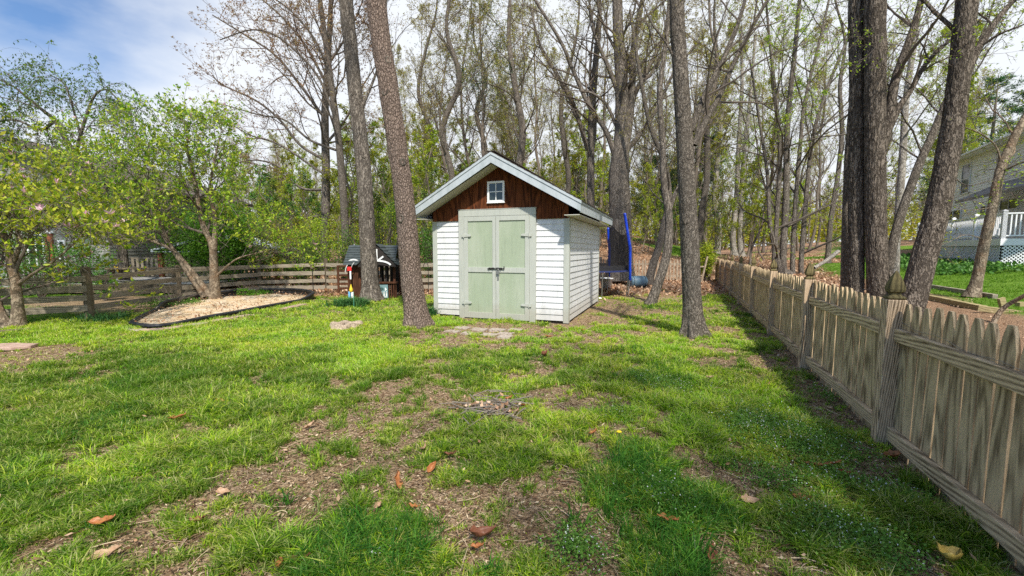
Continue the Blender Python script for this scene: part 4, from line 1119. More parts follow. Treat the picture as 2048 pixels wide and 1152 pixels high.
for r in [(356,846,.17,20,OR,'orange curled leaf in the shaded grass at left, larger of two near it',.5),(447,811,.16,8,OR,'narrow orange leaf flat in the left grass, beyond the curled one',.25),
 (350,890,.10,70,TA,'pale tan leaf in the left grass below the orange curled leaf'),(847,905,.13,75,TA,'long pale tan leaf standing on edge below the twig pile',.3),
 (794,976,.15,110,OR,'bright orange oval leaf tilted upright above the dark tussock',.55,.4,.7),(864,946,.11,60,OR,'small rusty orange leaf between the tan one and the bright oval one',.55,.6,.5),
 (902,921,.11,-12,BR,'small brown red leaf lying flat right of the rusty one',.3),(965,1088,.17,25,BR,'big folded brown leaf near the bottom centre of the yard',.5,.9),
 (955,1108,.08,10,OR,'tiny orange leaf just below the big folded brown one'),(829,1030,.08,0,OR,'small orange leaf at the right edge of the dark tussock'),
 (755,1030,.09,80,TA,'torn pale leaf caught in the dark tussock'),(722,1093,.10,0,BR,'dark red brown leaf under the blades of the bottom tussock',.3),
 (1645,946,.26,-22,OR,'long orange leaf pointing at the fence, largest in the right grass',.22,.3),(1690,962,.10,-25,RD,'small dark red leaf beside the long orange leaf near the fence',.3),
 (1789,922,.15,-40,OR,'orange tan leaf leaning against the near fence post',.55,.6,.5),(1604,1010,.12,-30,OR,'orange brown oval leaf in the grass below the long orange one',.45),
 (1497,1012,.13,-8,TA,'pale ragged oak leaf in the dark grass right of centre',.55),(1336,1060,.14,-28,OR,'orange brown leaf under the long arching grass blades',.45),
 (1417,1130,.13,60,BR,'rounded brown leaf upright at the bottom edge right of centre',.65,.6,.6),(1902,1136,.15,10,YE,'large crumpled yellow leaf at the bottom right corner by the fence',.85,.8),
 (1186,876,.10,20,OR,'pinkish orange leaf beside the dandelion',.5),(1097,678,.17,10,OR,'orange leaf on the short grass right of the shed doors'),
 (1166,666,.13,30,OR,'faded orange leaf on the grass below the shed corner'),(1090,719,.15,40,BR,'dark curled leaf alone on the sunny grass before the shed',.7,1.2),
 (447,1000,.10,10,TA,'pale beige leaf on bare soil in the left foreground',.6),(210,1058,.17,12,OR,'rust coloured leaf above the bottom left corner',.4),
 (215,1128,.18,20,TA,'long tan leaf nearest the bottom left corner',.35),(566,1143,.10,-60,OR,'pinkish upright leaf at the bottom edge left of the tussock',.55,.6,.7),
 (606,1134,.12,-10,BR,'brown leaf at the bottom edge touching the tussock',.4),(1018,802,.10,15,OR,'small orange leaf at the upper right edge of the twig pile'),
 (1048,818,.09,-20,OR,'reddish leaf fallen right of the twig pile'),(620,858,.12,70,TA,'light tan leaf in the thin grass left of the twig pile',.4),
 (398,1052,.13,-15,BR,'thin brown leaf lying on bare soil in the left foreground',.3),(1420,762,.11,10,TA,'pale leaf beside the lush tuft by the fence path'),
 (1180,918,.09,80,BR,'small brown leaf on bare soil left of the long arching blades')]:
    dead_leaf(*r)
q = G(1238, 877)
dn = thing('dandelion', (q[0], q[1], 0), 0, 'single yellow dandelion flower low in the grass right of centre', 'flower')
mb = MB(); mb.lathe([(.004, 0), (.018, .004), (.022, .010), (.014, .016), (.003, .018)], 12, 0, (0, 0, .05)); obj('flower_head', mb, m_paint('dandelion_yellow', (.8, .6, .02), .6), dn)
mb = MB(); mb.tubes(np.array([[0, 0, 0], [0, 0, .05]]), np.array([.002, .002]), 5); obj('stem', mb, M['clover'], dn)

# shepherd-hook lamp and bird hook by the board fence
q = G(627, 593); lp = thing('garden_lamp', (q[0], q[1], 0), 0, 'thin dark garden lamp post before the board fence', 'garden lamp')
mb = MB(); mb.tubes(np.array([[0, 0, 0], [0, 0, .5], [0, 0, .92]]), np.array([.014] * 3), 8); obj('pole', mb, M['black_iron'], lp)
mb = MB(); mb.lathe([(.03, 0), (.06, .02), (.07, .12), (.085, .13), (.06, .17), (.01, .20)], 8, 0, (0, 0, .92)); obj('lamp_head', mb, m_paint('tarnished_lamp_metal', (.18, .15, .09), .5), lp)
q = G(857, 588); lp = thing('shepherd_hook', (q[0], q[1], 0), 0, 'black shepherd hook post partly hidden by the big scaly trunk', 'hook')
mb = MB(); mb.tubes(resample([(0, 0, 0), (0, 0, .95), (-.03, 0, 1.07), (-.11, 0, 1.08), (-.16, 0, 1.0), (-.15, 0, .95)], 20), np.full(20, .012), 6); obj('hook_pole', mb, M['black_iron'], lp)

# stone slab path at the far left
for i, (a, b, w, d, lb) in enumerate([(20, 696, .75, .34, 'flat pale stone slab at the left end of the dirt path')]):
    q = G(a, b); mb = MB(); mb.prism([(-w/2, -d/2), (w*.3, -d*.55), (w/2, -d*.1), (w*.42, d*.4), (-w*.2, d/2), (-w/2, d*.3)], 0, .05, axis='z'); o = obj('stone_slab', mb, M['stone'], None, bev=.01); o.location = (q[0], q[1], 0); tag(o, lb, 'stone')
mb = MB(); a, b = G(-30, 672), G(60, 664); mb.bar(a + [0, 0, .04], b + [0, 0, .04], .07, .08); o = obj('edging_log', mb, M['boardpost'], None, bev=.01); tag(o, 'thin dark timber edging at the foot of the leftmost magnolia', 'log')

# ================================================================== things behind the right fence
a, b = P(1636, 541, 12.5), P(1690, 500, 13.5)
a = P(1628, 536, 14.0); b = P(1676, 503, 15.5)
mb = MB(); pts = resample([a, (a + b) / 2 + [0, 0, -.04], b], 12); mb.tubes(pts, np.linspace(.05, .07, 12), 8); o = obj('leaning_log', mb, M['bark_pale'], None, smooth=True); tag(o, 'long bare grey log leaning up from the leaves beyond the fence', 'log')
def timber(name, A, B, w, h, label, mat='cap'):
    A = np.array(A, float); B = np.array(B, float); mb = MB(); mb.bar(A - A, B - A, w, h); o = obj(name, mb, M[mat], None, bev=.008, loc=A); return tag(o, label, 'timber edging')
def gz(px, py, D): 
    q = P(px, py, D); return np.array([q[0], q[1], Hn(q[0], q[1])])
def GH(px, py):                    # where the ray through (px, py) meets the terrain
    a = ray(px, py); o = np.array([0, 0, CAM_H]); tt = 1.0
    for _ in range(6000):
        p = o + a * tt
        if p[2] <= Hn(p[0], p[1]): return np.array([p[0], p[1], Hn(p[0], p[1])])
        tt += .02
    return p
M['treated'] = m_wood('yellowish_treated_wood', (.46, .38, .20), (.16, .12, .05), 'x', .3, .8)
timber('timber_edging', GH(1846, 574) + [0, 0, .05], GH(1990, 598) + [0, 0, .05], .1, .12, 'long timber edging between the mulch and the neighbour lawn', 'board')
timber('timber_edging', GH(1850, 597) + [0, 0, .05], GH(1965, 622) + [0, 0, .05], .14, .12, 'pale plank lying on the mulch before the thin leaning tree', 'treated')
rf = thing('split_rail', GH(2000, 640), 0, 'short yellowish split rail fence frame beyond the picket fence', 'rail fence')
o0 = np.array(rf.location)
def prt(nm, A, B, w, h, mat):
    mb = MB(); mb.bar(A - o0, B - o0, w, h); obj(nm, mb, M[mat], rf, bev=.006)
D = 8.6
prt('rail', P(1955, 616, D), P(2075, 632, D - .4), .05, .12, 'treated'); prt('brace', P(2002, 596, D + .1), P(2016, 655, D + .1), .06, .12, 'treated')
prt('post', P(2040, 604, D + .25), P(2040, 680, D + .25), .10, .12, 'treated'); prt('lower_rail', P(1965, 648, D), P(2075, 668, D - .4), .05, .12, 'treated')
mb = MB(); pts = resample([P(1978, 690, 7.6), P(1985, 650, 7.6), P(2005, 618, 7.6), P(2040, 596, 7.4), P(2080, 575, 7.2)], 16); mb.tubes(pts, np.linspace(.045, .03, 16), 8); o = obj('fallen_branch', mb, M['bark_tan'], None, smooth=True); tag(o, 'curved bare branch arching over the pickets at the right edge', 'branch')
# ================================================================== neighbour's house on the right
HD = np.array([-.476, -.8795]); HL = np.array([29.4, 29.0]); HZ = math.atan2(HD[1], HD[0])
HN = np.array([.8795, -.476])                         # into the house
hb = 0.9
rh = thing('neighbour_house', (HL[0], HL[1], 0), HZ, 'large two storey house with pale siding seen through the trees at the right', 'house')
def hit(px, py, off=0.0):
    """local x and height where the ray meets the plane off metres before the wall"""
    a = ray(px, py); o = HL - HN * off
    tt = (o @ HN) / (a[:2] @ HN); p = a[:2] * tt - HL
    return float(p @ HD), float(CAM_H + a[2] * tt)
M['siding'] = m_paint('pale_grey_siding', (.86, .87, .85), .5, .12, (.5, .52, .48), .1, 3)
EV = 7.35
mb = MB(); lap(mb, 0, 17, hb - .6, EV, .16, out=.02); mb.quads([[0, 0, hb - .6], [17, 0, hb - .6], [17, 0, EV], [0, 0, EV]], [[0, 1, 2, 3]]); obj('front_wall', mb, M['siding'], rh)
mb = MB(); lap(mb, 0, 11, hb - .6, EV, .16, out=.02); rot_mb(mb, lambda v: np.stack([v[:, 1], 11 - v[:, 0], v[:, 2]], 1)); obj('end_wall', mb, M['siding'], rh)
mb = MB(); lap(mb, 0, 11, hb - .6, EV, .16, out=.02); rot_mb(mb, lambda v: np.stack([17 - v[:, 1], v[:, 0], v[:, 2]], 1)); obj('end_wall', mb, M['siding'], rh)
mb = MB()
for x0 in (-.005, 16.9): mb.box((x0, -.03, hb - .6), (x0 + .105, -.0205, EV)); 
obj('corner_board', mb, M['white'], rh)
mb = MB(); mb.prism([(0, EV - .01), (11, EV - .01), (5.5, EV + 2.75)], -.02, .0, axis='x'); mb.prism([(0, EV - .01), (11, EV - .01), (5.5, EV + 2.75)], 17, 17.02, axis='x'); obj('gable', mb, M['siding'], rh)
mb = MB()
for s, (ya, yb) in ((0, (5.5, -.5)), (1, (5.5, 11.5))):
    n = 14
    for k in range(n):
        f0, f1 = k / n, (k + 1) / n; y0 = ya + (yb - ya) * f0; y1 = ya + (yb - ya) * f1; z0 = EV + 2.95 - 3.0 * f0; z1 = EV + 2.95 - 3.0 * f1
        V = [[-.4, y0, z0], [17.4, y0, z0], [17.4, y1, z1 + .02], [-.4, y1, z1 + .02], [-.4, y1, z1], [17.4, y1, z1], [-.4, y0, z0 - .1], [17.4, y0, z0 - .1], [-.4, y1, z1 - .1], [17.4, y1, z1 - .1]]
        mb.quads(V, [[0, 1, 2, 3], [3, 2, 5, 4], [6, 8, 9, 7], [0, 3, 8, 6], [1, 7, 9, 2]])
rf_ = obj('roof', mb, M['shingle_grey'], rh)
mb = MB(); mb.box((-.42, -.53, EV - .2), (17.42, -.505, EV - .03)); mb.box((-.4, -.504, EV - .19), (17.4, -.021, EV - .17)); obj('eave_board', mb, M['white'], rf_)
mb = MB(); mb.box((-.42, -.64, EV - .13), (17.42, -.531, EV - .02)); obj('gutter', mb, M['white'], rf_, bev=.02)
def window(par, x0, x1, z0, z1, mull=1, rail=True, y=-.03):
    mb = MB(); f = .07
    mb.box((x0, y - .04, z0), (x0 + f, y + .03, z1)); mb.box((x1 - f, y - .04, z0), (x1, y + .03, z1)); mb.box((x0 + f, y - .039, z1 - f), (x1 - f, y + .03, z1)); mb.box((x0 + f, y - .039, z0), (x1 - f, y + .03, z0 + f))
    for k in range(1, mull): 
        xm = x0 + (x1 - x0) * k / mull; mb.box((xm - .03, y - .036, z0 + f), (xm + .03, y + .03, z1 - f))
    if rail: zm = (z0 + z1) / 2; mb.box((x0 + f, y - .03, zm - .02), (x1 - f, y + .03, zm + .02))
    w = obj('window', mb, M['white'], par)
    mb = MB(); mb.box((x0 + .03, y - .012, z0 + .03), (x1 - .03, y - .004, z1 - .03)); obj('window_pane', mb, M['glass'], w); return w
for a, b, c, d, mu in ((1921, 1938, 330, 388, 1), (1988, 2003, 312, 368, 1), (1896, 1926, 420, 441, 2), (1965, 1977, 410, 432, 1), (2003, 2040, 396, 420, 2)):
    xa, _ = hit(a, 400); xb, _ = hit(b, 400); m_ = (a + b) / 2; _, zt_ = hit(m_, c); _, zb_ = hit(m_, d)
    window(rh, xa, xb, zb_, zt_, mu, mu == 1)
window(rh, 12.6, 13.8, 5.0, 6.6, 1)
window(rh, 14.0, 15.6, 2.3, 4.2, 2, False)
xa, za = hit(1998, 388, 1.6)
mb = MB(); z0 = hit(2003, 388)[1]
mb.prism([(-1.7, z0 - .25), (-.02, z0 + .62), (-.02, z0 + .5), (-1.7, z0 - .4)], hit(1997, 388)[0], 17.2, axis='x'); obj('porch_roof', mb, M['shingle_grey'], rh)
mb = MB(); mb.box((12.0, -.34, hb + 1.2), (12.06, -.28, 3)); 
# deck in the same frame
dk = thing('white_deck', (HL[0], HL[1], 0), HZ, 'raised white deck with baluster railing and lattice skirt beside the right house', 'deck')
xN, xF, yD, fz = 15.2, 5.7, -3.0, 2.0
M['deckpaint'] = m_paint('white_deck_paint', (.84, .84, .86), .5, .12)
M['deckgrey'] = m_paint('grey_deck_boards', (.36, .35, .34), .7, .4)
mb = MB()
for k in range(21): mb.box((xF, yD + .02 + k * .14, fz - .03), (xN - .03, yD + .155 + k * .14, fz))
obj('floor', mb, M['deckgrey'], dk)
mb = MB(); mb.box((xF, yD - .03, fz - .27), (xN, yD, fz - .0)); mb.box((xN + .001, yD - .03, fz - .27), (xN + .03, -.03, fz)); mb.box((xF - .03, yD - .029, fz - .27), (xF - .001, -.03, fz)); obj('rim_board', mb, M['deckpaint'], dk)
def rail_run(A, B, npost):
    A = np.array(A, float); B = np.array(B, float); L = np.linalg.norm(B - A); d = (B - A) / L
    for k in range(npost + 1):
        p = A + d * L * k / npost; mb = MB(); mb.box((p[0] - .065, p[1] - .065, fz - .0), (p[0] + .065, p[1] + .065, fz + 1.08)); mb.lathe([(.10, 0), (.10, .03), (.02, .07)], 4, 0, (p[0], p[1], fz + 1.0801), math.pi / 4); obj('post', mb, M['deckpaint'], dk)
        if k == npost: break
        q = A + d * L * (k + 1) / npost; mb = MB()
        a = np.array([*(p + d * .066), 0]); b = np.array([*(q - d * .066), 0])
        mb.bar(a + [0, 0, fz + 1.0], b + [0, 0, fz + 1.0], .08, .05); mb.bar(a + [0, 0, fz + .12], b + [0, 0, fz + .12], .05, .05)
        n = int(np.linalg.norm(b - a) / .125)
        for j in range(1, n):
            c = a + (b - a) * j / n; mb.box((c[0] - .019, c[1] - .019, fz + .145), (c[0] + .019, c[1] + .019, fz + .976))
        obj('railing', mb, M['deckpaint'], dk)
rail_run((xF + .06, yD + .05), (xN - .06, yD + .05), 4); rail_run((xN - .06, yD + .05), (xN - .06, -.1), 1); rail_run((xF + .06, yD + .05), (xF + .06, -.1), 1)
def lattice(x0, x1, z0, z1, f):
    mb = MB(); w = .034; st = .115; hgt = z1 - z0
    for s in (1, -1):
        k = x0 - hgt
        while k < x1 + hgt:
            pts = []
            for zz in (0, hgt):
                pts.append((k + (zz if s > 0 else hgt - zz), zz))
            (xa, za), (xb, zb) = pts
            # clip to x0..x1
            def clip(xp, zp, xq, zq):
                if xp < x0: zp += (x0 - xp) * (zq - zp) / (xq - xp); xp = x0
                if xp > x1: zp += (x1 - xp) * (zq - zp) / (xq - xp); xp = x1
                return xp, zp
            if not (max(xa, xb) <= x0 + .02 or min(xa, xb) >= x1 - .02):
                A_ = clip(xa, za, xb, zb); B_ = clip(xb, zb, xa, za)
                mb.bar(f(A_[0], z0 + A_[1], .0 if s > 0 else .009), f(B_[0], z0 + B_[1], .0 if s > 0 else .009), .007, w, up=f(*((xb - xa, zb - za, 0)) , True) if False else (0, 0, 1))
            k += st
    return mb
# lattice as mesh strips in the wall plane
def lattice_strips(x0, x1, z0, z1, place):
    mb = MB(); w = .024; st = .125; hgt = z1 - z0
    for s in (1, -1):
        k = x0 - hgt
        while k < x1:
            t0 = max(0, x0 - k); t1 = min(hgt, x1 - k)
            if t1 - t0 > .03:
                zz = (lambda t_: z0 + t_) if s > 0 else (lambda t_: z1 - t_)
                y0, y1 = (0, -.007) if s > 0 else (-.008, -.015)
                V = []
                for yy in (y0, y1):
                    V += [place(k + t0 - w, yy, zz(t0) ), place(k + t0 + w, yy, zz(t0)), place(k + t1 + w, yy, zz(t1)), place(k + t1 - w, yy, zz(t1))]
                mb.quads(V, [[0, 1, 2, 3], [7, 6, 5, 4], [0, 4, 5, 1], [1, 5, 6, 2], [2, 6, 7, 3], [3, 7, 4, 0]])
            k += st
    return mb
obj('lattice', lattice_strips(xF, xN - .05, .45, fz - .28, lambda x, y, z: (x, yD + y + .02, z)), M['deckpaint'], dk)
obj('lattice', lattice_strips(yD + .05, -.05, .4, fz - .28, lambda y, x, z: (xN - .02 - x, y, z)), M['deckpaint'], dk)
for x in np.linspace(xF + .1, xN - .1, 5):
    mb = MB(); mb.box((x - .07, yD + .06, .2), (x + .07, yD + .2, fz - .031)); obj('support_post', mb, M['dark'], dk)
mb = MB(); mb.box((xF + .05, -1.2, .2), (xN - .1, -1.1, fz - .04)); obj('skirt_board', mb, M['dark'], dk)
# ground cover along the lattice
mb = MB(); rg = np.random.default_rng(8)
u = rg.uniform(4.5, 18, 5200); v = rg.uniform(-5.6, -3.1, 5200)
x = HL[0] + HD[0] * u - HN[0] * (-v); y = HL[1] + HD[1] * u - HN[1] * (-v)
C = np.stack([x, y, H(x, y) + rg.uniform(.04, .28, len(x))], 1); leaves(rg, mb, C, .16, 0, .6, .6)
M['ivy'] = m_leaf('ground_cover_leaf', [(.04, .12, .02), (.08, .20, .03), (.14, .28, .05)], .3, 0)
tag(obj('ground_cover', mb, M['ivy']), 'low leafy ground cover along the white lattice of the deck', 'plants', kind='stuff')

# ================================================================== neighbour's house, deck and canopy on the left
lh = thing('neighbour_house', (-26.5, 17.6, 0), 0, 'pale house with sliding glass door half hidden behind the magnolias at the left', 'house')
M['siding2'] = m_paint('shaded_cream_siding', (.27, .27, .24), .5, .3, (.18, .18, .14), .1, 3)  # cream siding darkened: shade on this house is put into the colour
Wl = 9.9; ZE = 4.35
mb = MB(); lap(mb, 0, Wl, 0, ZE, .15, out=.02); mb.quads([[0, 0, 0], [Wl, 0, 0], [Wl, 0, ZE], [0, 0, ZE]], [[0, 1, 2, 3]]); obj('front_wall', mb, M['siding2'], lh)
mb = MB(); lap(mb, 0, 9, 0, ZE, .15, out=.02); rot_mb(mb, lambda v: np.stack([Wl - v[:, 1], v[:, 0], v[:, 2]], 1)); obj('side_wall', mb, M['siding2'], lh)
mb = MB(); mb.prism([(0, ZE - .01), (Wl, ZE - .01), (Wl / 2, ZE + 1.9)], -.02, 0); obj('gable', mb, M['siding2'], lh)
mb = MB()
for s in (-1, 1):
    n = 12
    for k in range(n):
        f0, f1 = k / n, (k + 1) / n; hw = Wl / 2 + .45; x0 = Wl / 2 + s * hw * f0; x1 = Wl / 2 + s * hw * f1; z0 = ZE + 2.05 - 2.07 * f0; z1 = ZE + 2.05 - 2.07 * f1
        V = [[x0, -.5, z0], [x1, -.5, z1 + .02], [x1, 9.4, z1 + .02], [x0, 9.4, z0], [x1, -.5, z1 - .12], [x0, -.5, z0 - .12], [x1, 9.4, z1 - .12]]
        mb.quads(V, [[0, 1, 2, 3] if s > 0 else [3, 2, 1, 0], [0, 5, 4, 1], [1, 4, 6, 2]])
rf2 = obj('roof', mb, m_shingle('brown_grey_shingle', (.12, .10, .085), (.26, .23, .20)), lh)
mb = MB(); 
for s in (-1, 1): 
    hw = Wl / 2 + .45; p = [(Wl / 2, ZE + 2.03), (Wl / 2 + s * hw, ZE - .04), (Wl / 2 + s * hw, ZE - .22), (Wl / 2, ZE + 1.85)]; mb.prism(p if s > 0 else p[::-1], -.53, -.505)
obj('rake_board', mb, M['fascia'], rf2)
xw = lambda px: float(P(px, 500, 17.6)[0] + 26.5); zw = lambda py: float(P(80, py, 17.6)[2])
window(lh, xw(58), xw(92), zw(548), zw(467), 2, False)
w2 = window(lh, xw(120), xw(134), zw(530), zw(480), 1)
mb = MB(); mb.box((xw(96), -.09, .3), (xw(110), -.03, zw(468))); obj('door', mb, m_paint('red_brown_door', (.28, .08, .035), .5, .3), lh)
mb = MB(); mb.box((xw(94), -.06, zw(467)), (xw(112), -.022, zw(463))); obj('door_lintel', mb, M['white'], lh)
ld = thing('grey_deck', (-17.2, 14.6, 0), 0, 'low grey deck with picket railing behind the left board fence', 'deck')
mb = MB()
for k in range(26): mb.box((0, k * .15, .34), (6.2, k * .15 + .142, .38))
obj('floor', mb, M['deckgrey'], ld)
mb = MB(); mb.box((0, -.03, .08), (6.2, -.003, .379)); obj('rim_board', mb, M['boardpost'], ld)
mb = MB(); mb.box((.0, 3.92, 1.17), (7.0, 3.99, 1.22)); mb.box((.0, 3.93, .52), (7.0, 3.97, .58))
for k in range(34): mb.box((.04 + k * .205, 3.9, .42), (.15 + k * .205, 3.929, 1.16))
obj('railing', mb, M['board'], ld)
mb = MB(); mb.box((.3, .5, .86), (5.4, .95, .91)); mb.box((.5, .6, .38), (.62, .8, .859)); mb.box((5.0, .6, .38), (5.12, .8, .859)); mb.box((2.7, .6, .38), (2.82, .8, .859)); o = obj('deck_bench', mb, M['boardpost'], None, loc=(-17.2, 14.6, 0), bev=.006); tag(o, 'long dark bench on the low grey deck behind the fence', 'bench')
cn = thing('patio_canopy', (-14.3, 18.3, 0), 0, 'low pale grey patio canopy roof on brown posts beyond the deck', 'canopy')
mb = MB(); mb.prism([(-1.2, 1.58), (1.5, 2.2), (4.2, 1.58), (4.2, 1.50), (1.5, 2.1), (-1.2, 1.5)], 0, 2.6)
mb.box((-1.22, -.02, 1.46), (4.22, 2.62, 1.5)); obj('canopy_roof', mb, m_paint('pale_grey_canvas', (.48, .52, .58), .6, .2), cn)
for x in (-1.0, 1.4, 4.0):
    mb = MB(); mb.box((x, .1, -.0), (x + .16, .26, 1.46)); obj('post', mb, m_paint('brown_post_%d' % int(x * 10), (.22, .06, .03), .6), cn)
ht = thing('hanging_seat', (*P(266, 540, 16.2)[:2], .62), R(20), 'bright yellow hammock seat hanging on the deck behind the board fence', 'hammock')
mb = MB(); V = []
for i in range(13):
    f = i / 12; a = -1.3 + 2.2 * f
    for j in range(7):
        g_ = j / 6 - .5; V.append((.42 * math.sin(a) * 1.1, g_ * .5, .42 - .42 * math.cos(a) + .25 * max(0, f - .6) + .03 * math.sin(g_ * 9 + i)))
mb.quads(V, [[i * 7 + j, (i + 1) * 7 + j, (i + 1) * 7 + j + 1, i * 7 + j + 1] for i in range(12) for j in range(6)])
o = obj('fabric', mb, m_paint('yellow_cloth', (.72, .48, .03), .8, .2), ht, smooth=True); s = o.modifiers.new('thickness', 'SOLIDIFY'); s.thickness = .02
# ================================================================== trees
M['bud'] = m_leaf('spring_bud', [(.34, .34, .05), (.46, .46, .06), (.30, .22, .08), (.40, .42, .06), (.36, .24, .12)], .35, .2)
M['bud_red'] = m_leaf('reddish_spring_leaf', [(.30, .14, .09), (.36, .22, .11), (.24, .12, .08), (.40, .32, .12)], .35, .1)
M['leaf_yg'] = m_leaf('yellow_green_leaf', [(.20, .30, .02), (.34, .42, .025), (.50, .50, .04), (.16, .26, .02)], .45, .2)
M['leaf_mag'] = m_leaf('magnolia_leaf', [(.11, .23, .012), (.24, .38, .018), (.42, .50, .03), (.54, .54, .06), (.07, .15, .012)], .45, .1)
M['leaf_gr'] = m_leaf('mid_green_leaf', [(.06, .15, .02), (.10, .21, .03), (.16, .28, .04)], .4, .2)
M['leaf_bright'] = m_leaf('bright_green_leaf', [(.05, .20, .015), (.09, .28, .02), (.16, .36, .04)], .4, .1)
M['needle'] = m_leaf('evergreen_needles', [(.025, .06, .025), (.04, .09, .035), (.07, .13, .04)], .2, .2)
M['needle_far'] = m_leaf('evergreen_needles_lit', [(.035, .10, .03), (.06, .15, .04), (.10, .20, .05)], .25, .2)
M['pink'] = m_leaf('pink_petal', [(.62, .26, .36), (.72, .42, .50), (.78, .60, .64)], .4, 0)

def trunk_mb(rng, pts, rad, n=90, k=28, flare=.55, lump=.05, mb=None, rough=0):
    Q = resample(pts, n); r = np.interp(np.linspace(0, 1, n), np.linspace(0, 1, len(rad)), rad)
    L = np.concatenate([[0], np.cumsum(np.linalg.norm(np.diff(Q, axis=0), axis=1))])
    a = np.arange(k) * 2 * math.pi / k; ph = rng.random() * 6
    aa, ll = np.meshgrid(a, L)
    fl = np.exp(-ll / (.9 * rad[0] + .05))
    w = 1 + flare * fl * (1 + .35 * np.sin(5 * aa + ph) + .2 * np.sin(8 * aa + 2 * ph))
    nx_, ny_ = np.cos(aa) * 3 + 11, np.sin(aa) * 3 + ll * 2.6
    w = w + lump * (fbm(nx_, ny_, 1.0, int(ph * 100), 3) - .5) * 2 + lump * .8 * (vnoise(nx_ * 4, ny_ * 1.2 + 5, 3) - .5)
    if rough:
        rk = 2 * math.pi * rad[0]; A_ = np.cos(aa) * rk / 6.28 * 1.0; B_ = np.sin(aa) * rk / 6.28
        def rg_(s, st, sd): return np.minimum(1, np.abs(fbm(A_ * s + ll * .05 * s, B_ * s + 7 + ll * st * s, 1.0, sd, 3) - .5) / .09)
        w = w + rough / np.maximum(r[:, None], .02) * (rg_(34, .22, 5) * .6 + rg_(70, .3, 9) * .4 - .6)
    mb = mb or MB(); mb.tubes(Q[None], r[None], k, 0, w[None]); return mb, Q, r
def key_tree(name, pts, rad, bark, label, cat='tree', limbs=(), lv=None, leafm=None, leafn=0, leafs=.05, seed=0, group=None, nauto=14, autol=4.0, tmin=.45, k=26, n=90, flare=.5, twig='twig', droop=.0, lump=.05, extra=None, autoang=.8, rough=0, knots=()):
    """a tree whose trunk and main limbs follow given points; smaller branches grow by themselves"""
    rng = np.random.default_rng(seed)
    pts = np.array(pts, float); base = pts[0].copy(); loc = base.copy(); loc[2] -= .06
    cs = math.cos(math.atan2(abs(base[0]), base[1])); rad = [q * cs for q in rad]; limbs = [(a_, b_ * cs) for a_, b_ in limbs]   # measured widths are stretched off the lens axis
    T = thing(name, loc, 0, label, cat, group)
    mb, Q, r = trunk_mb(rng, pts - loc, rad, n, k, flare, lump, None, rough)
    L1P, L1R = [], []
    for lp, lr in limbs:
        q = resample(np.array(lp, float) - loc, 12); rr2 = np.linspace(lr, lr * .35, 12); L1P.append(q); L1R.append(rr2)
        own = q[0][2] < .4; ml = MB() if own else mb
        ml.tubes(resample(q, 30)[None], np.interp(np.linspace(0, 1, 30), np.linspace(0, 1, 12), rr2)[None], 14, 0)
        if own: obj('trunk', ml, M[bark], T, smooth=True)
    if nauto:
        A, B = sprout(rng, resample(Q, 30)[None], np.interp(np.linspace(0, 1, 30), np.linspace(0, 1, len(r)), r)[None], nauto, autol, autoang, 12, .13, .05 - droop, tmin=tmin, rr=.27, lfall=.45)
        mb.tubes(A, B, 8, 0)
        for i in range(len(A)): L1P.append(A[i]); L1R.append(B[i])
    obj('trunk', mb, M[bark], T, smooth=True)
    for hk, an in knots:                               # scars where branches broke off, on the side towards the house
        i = int(np.argmin(np.abs(Q[:, 2] - hk))); c = Q[i]; w_ = c + loc; vdir = -np.array([w_[0], w_[1], 0]); vdir /= np.linalg.norm(vdir)
        ca, sa = math.cos(an), math.sin(an); nd = np.array([vdir[0] * ca - vdir[1] * sa, vdir[0] * sa + vdir[1] * ca, .12]); nd /= np.linalg.norm(nd)
        sx_ = np.cross([0, 0, 1.], nd); sx_ /= np.linalg.norm(sx_); sy_ = np.cross(nd, sx_); rk_ = r[i] * .34
        mk = MB(); mk.lathe([(rk_ * 1.15, -.5 * rk_), (rk_, .10 * rk_), (rk_ * .8, .22 * rk_), (rk_ * .55, .12 * rk_), (rk_ * .3, -.2 * rk_)], 14, 0)
        o_ = c + nd * r[i] * .97; rot_mb(mk, lambda v: o_ + v[:, :1] * sx_ + v[:, 1:2] * sy_ * 1.25 + v[:, 2:] * nd)
        obj('knot', mk, M['bark_dark'], T, smooth=True)
    if L1P:
        PP, RR2 = np.array(L1P), np.array(L1R)
        mc = MB(); lv = lv or (7, 5, 4)
        A, B = sprout(rng, PP, RR2, lv[0], -.5, .75, 8, .14, .03 - droop, tmin=.2, rr=.5); A2 = A
        mc.tubes(A, B, 5, 0)
        A, B = sprout(rng, A, B, lv[1], -.5, .75, 6, .14, .03 - droop, tmin=.2, rr=.55, rmin=.005); mc.tubes(A, B, 4, 0)
        if len(lv) > 2 and lv[2]:
            A3, B3 = sprout(rng, A, B, lv[2], -.55, .7, 5, .13, .02 - droop, tmin=.2, rr=.6, rmin=.0035); mc.tubes(A3, B3, 3, 0)
        else: A3 = A
        if leafn and leafm:
            leaves(rng, mc, along(rng, A3, leafn, .02, .35), leafs, 1, .4, .5)
        obj('crown', mc, [M[twig], M[leafm or 'bud']], T)
    return T
def V3(D, *pts): return [P(a, b, D) if len(p_) == 2 else P(a, b, p_[2]) for p_ in pts for a, b in [p_[:2]]]
def rw(D, *w): return [x / 2 * D / FPX for x in w]
def up(pts, z, drift=.0):
    pts = [np.array(p, float) for p in pts]; d = pts[-1] - pts[-2]; d = d / d[2]; d[:2] *= .6
    m_ = max(0, z - pts[-1][2]); pts.append(pts[-1] + d * m_ * .5); pts.append(pts[-1] + d * m_ * .5 + [drift, 0, 0]); return pts

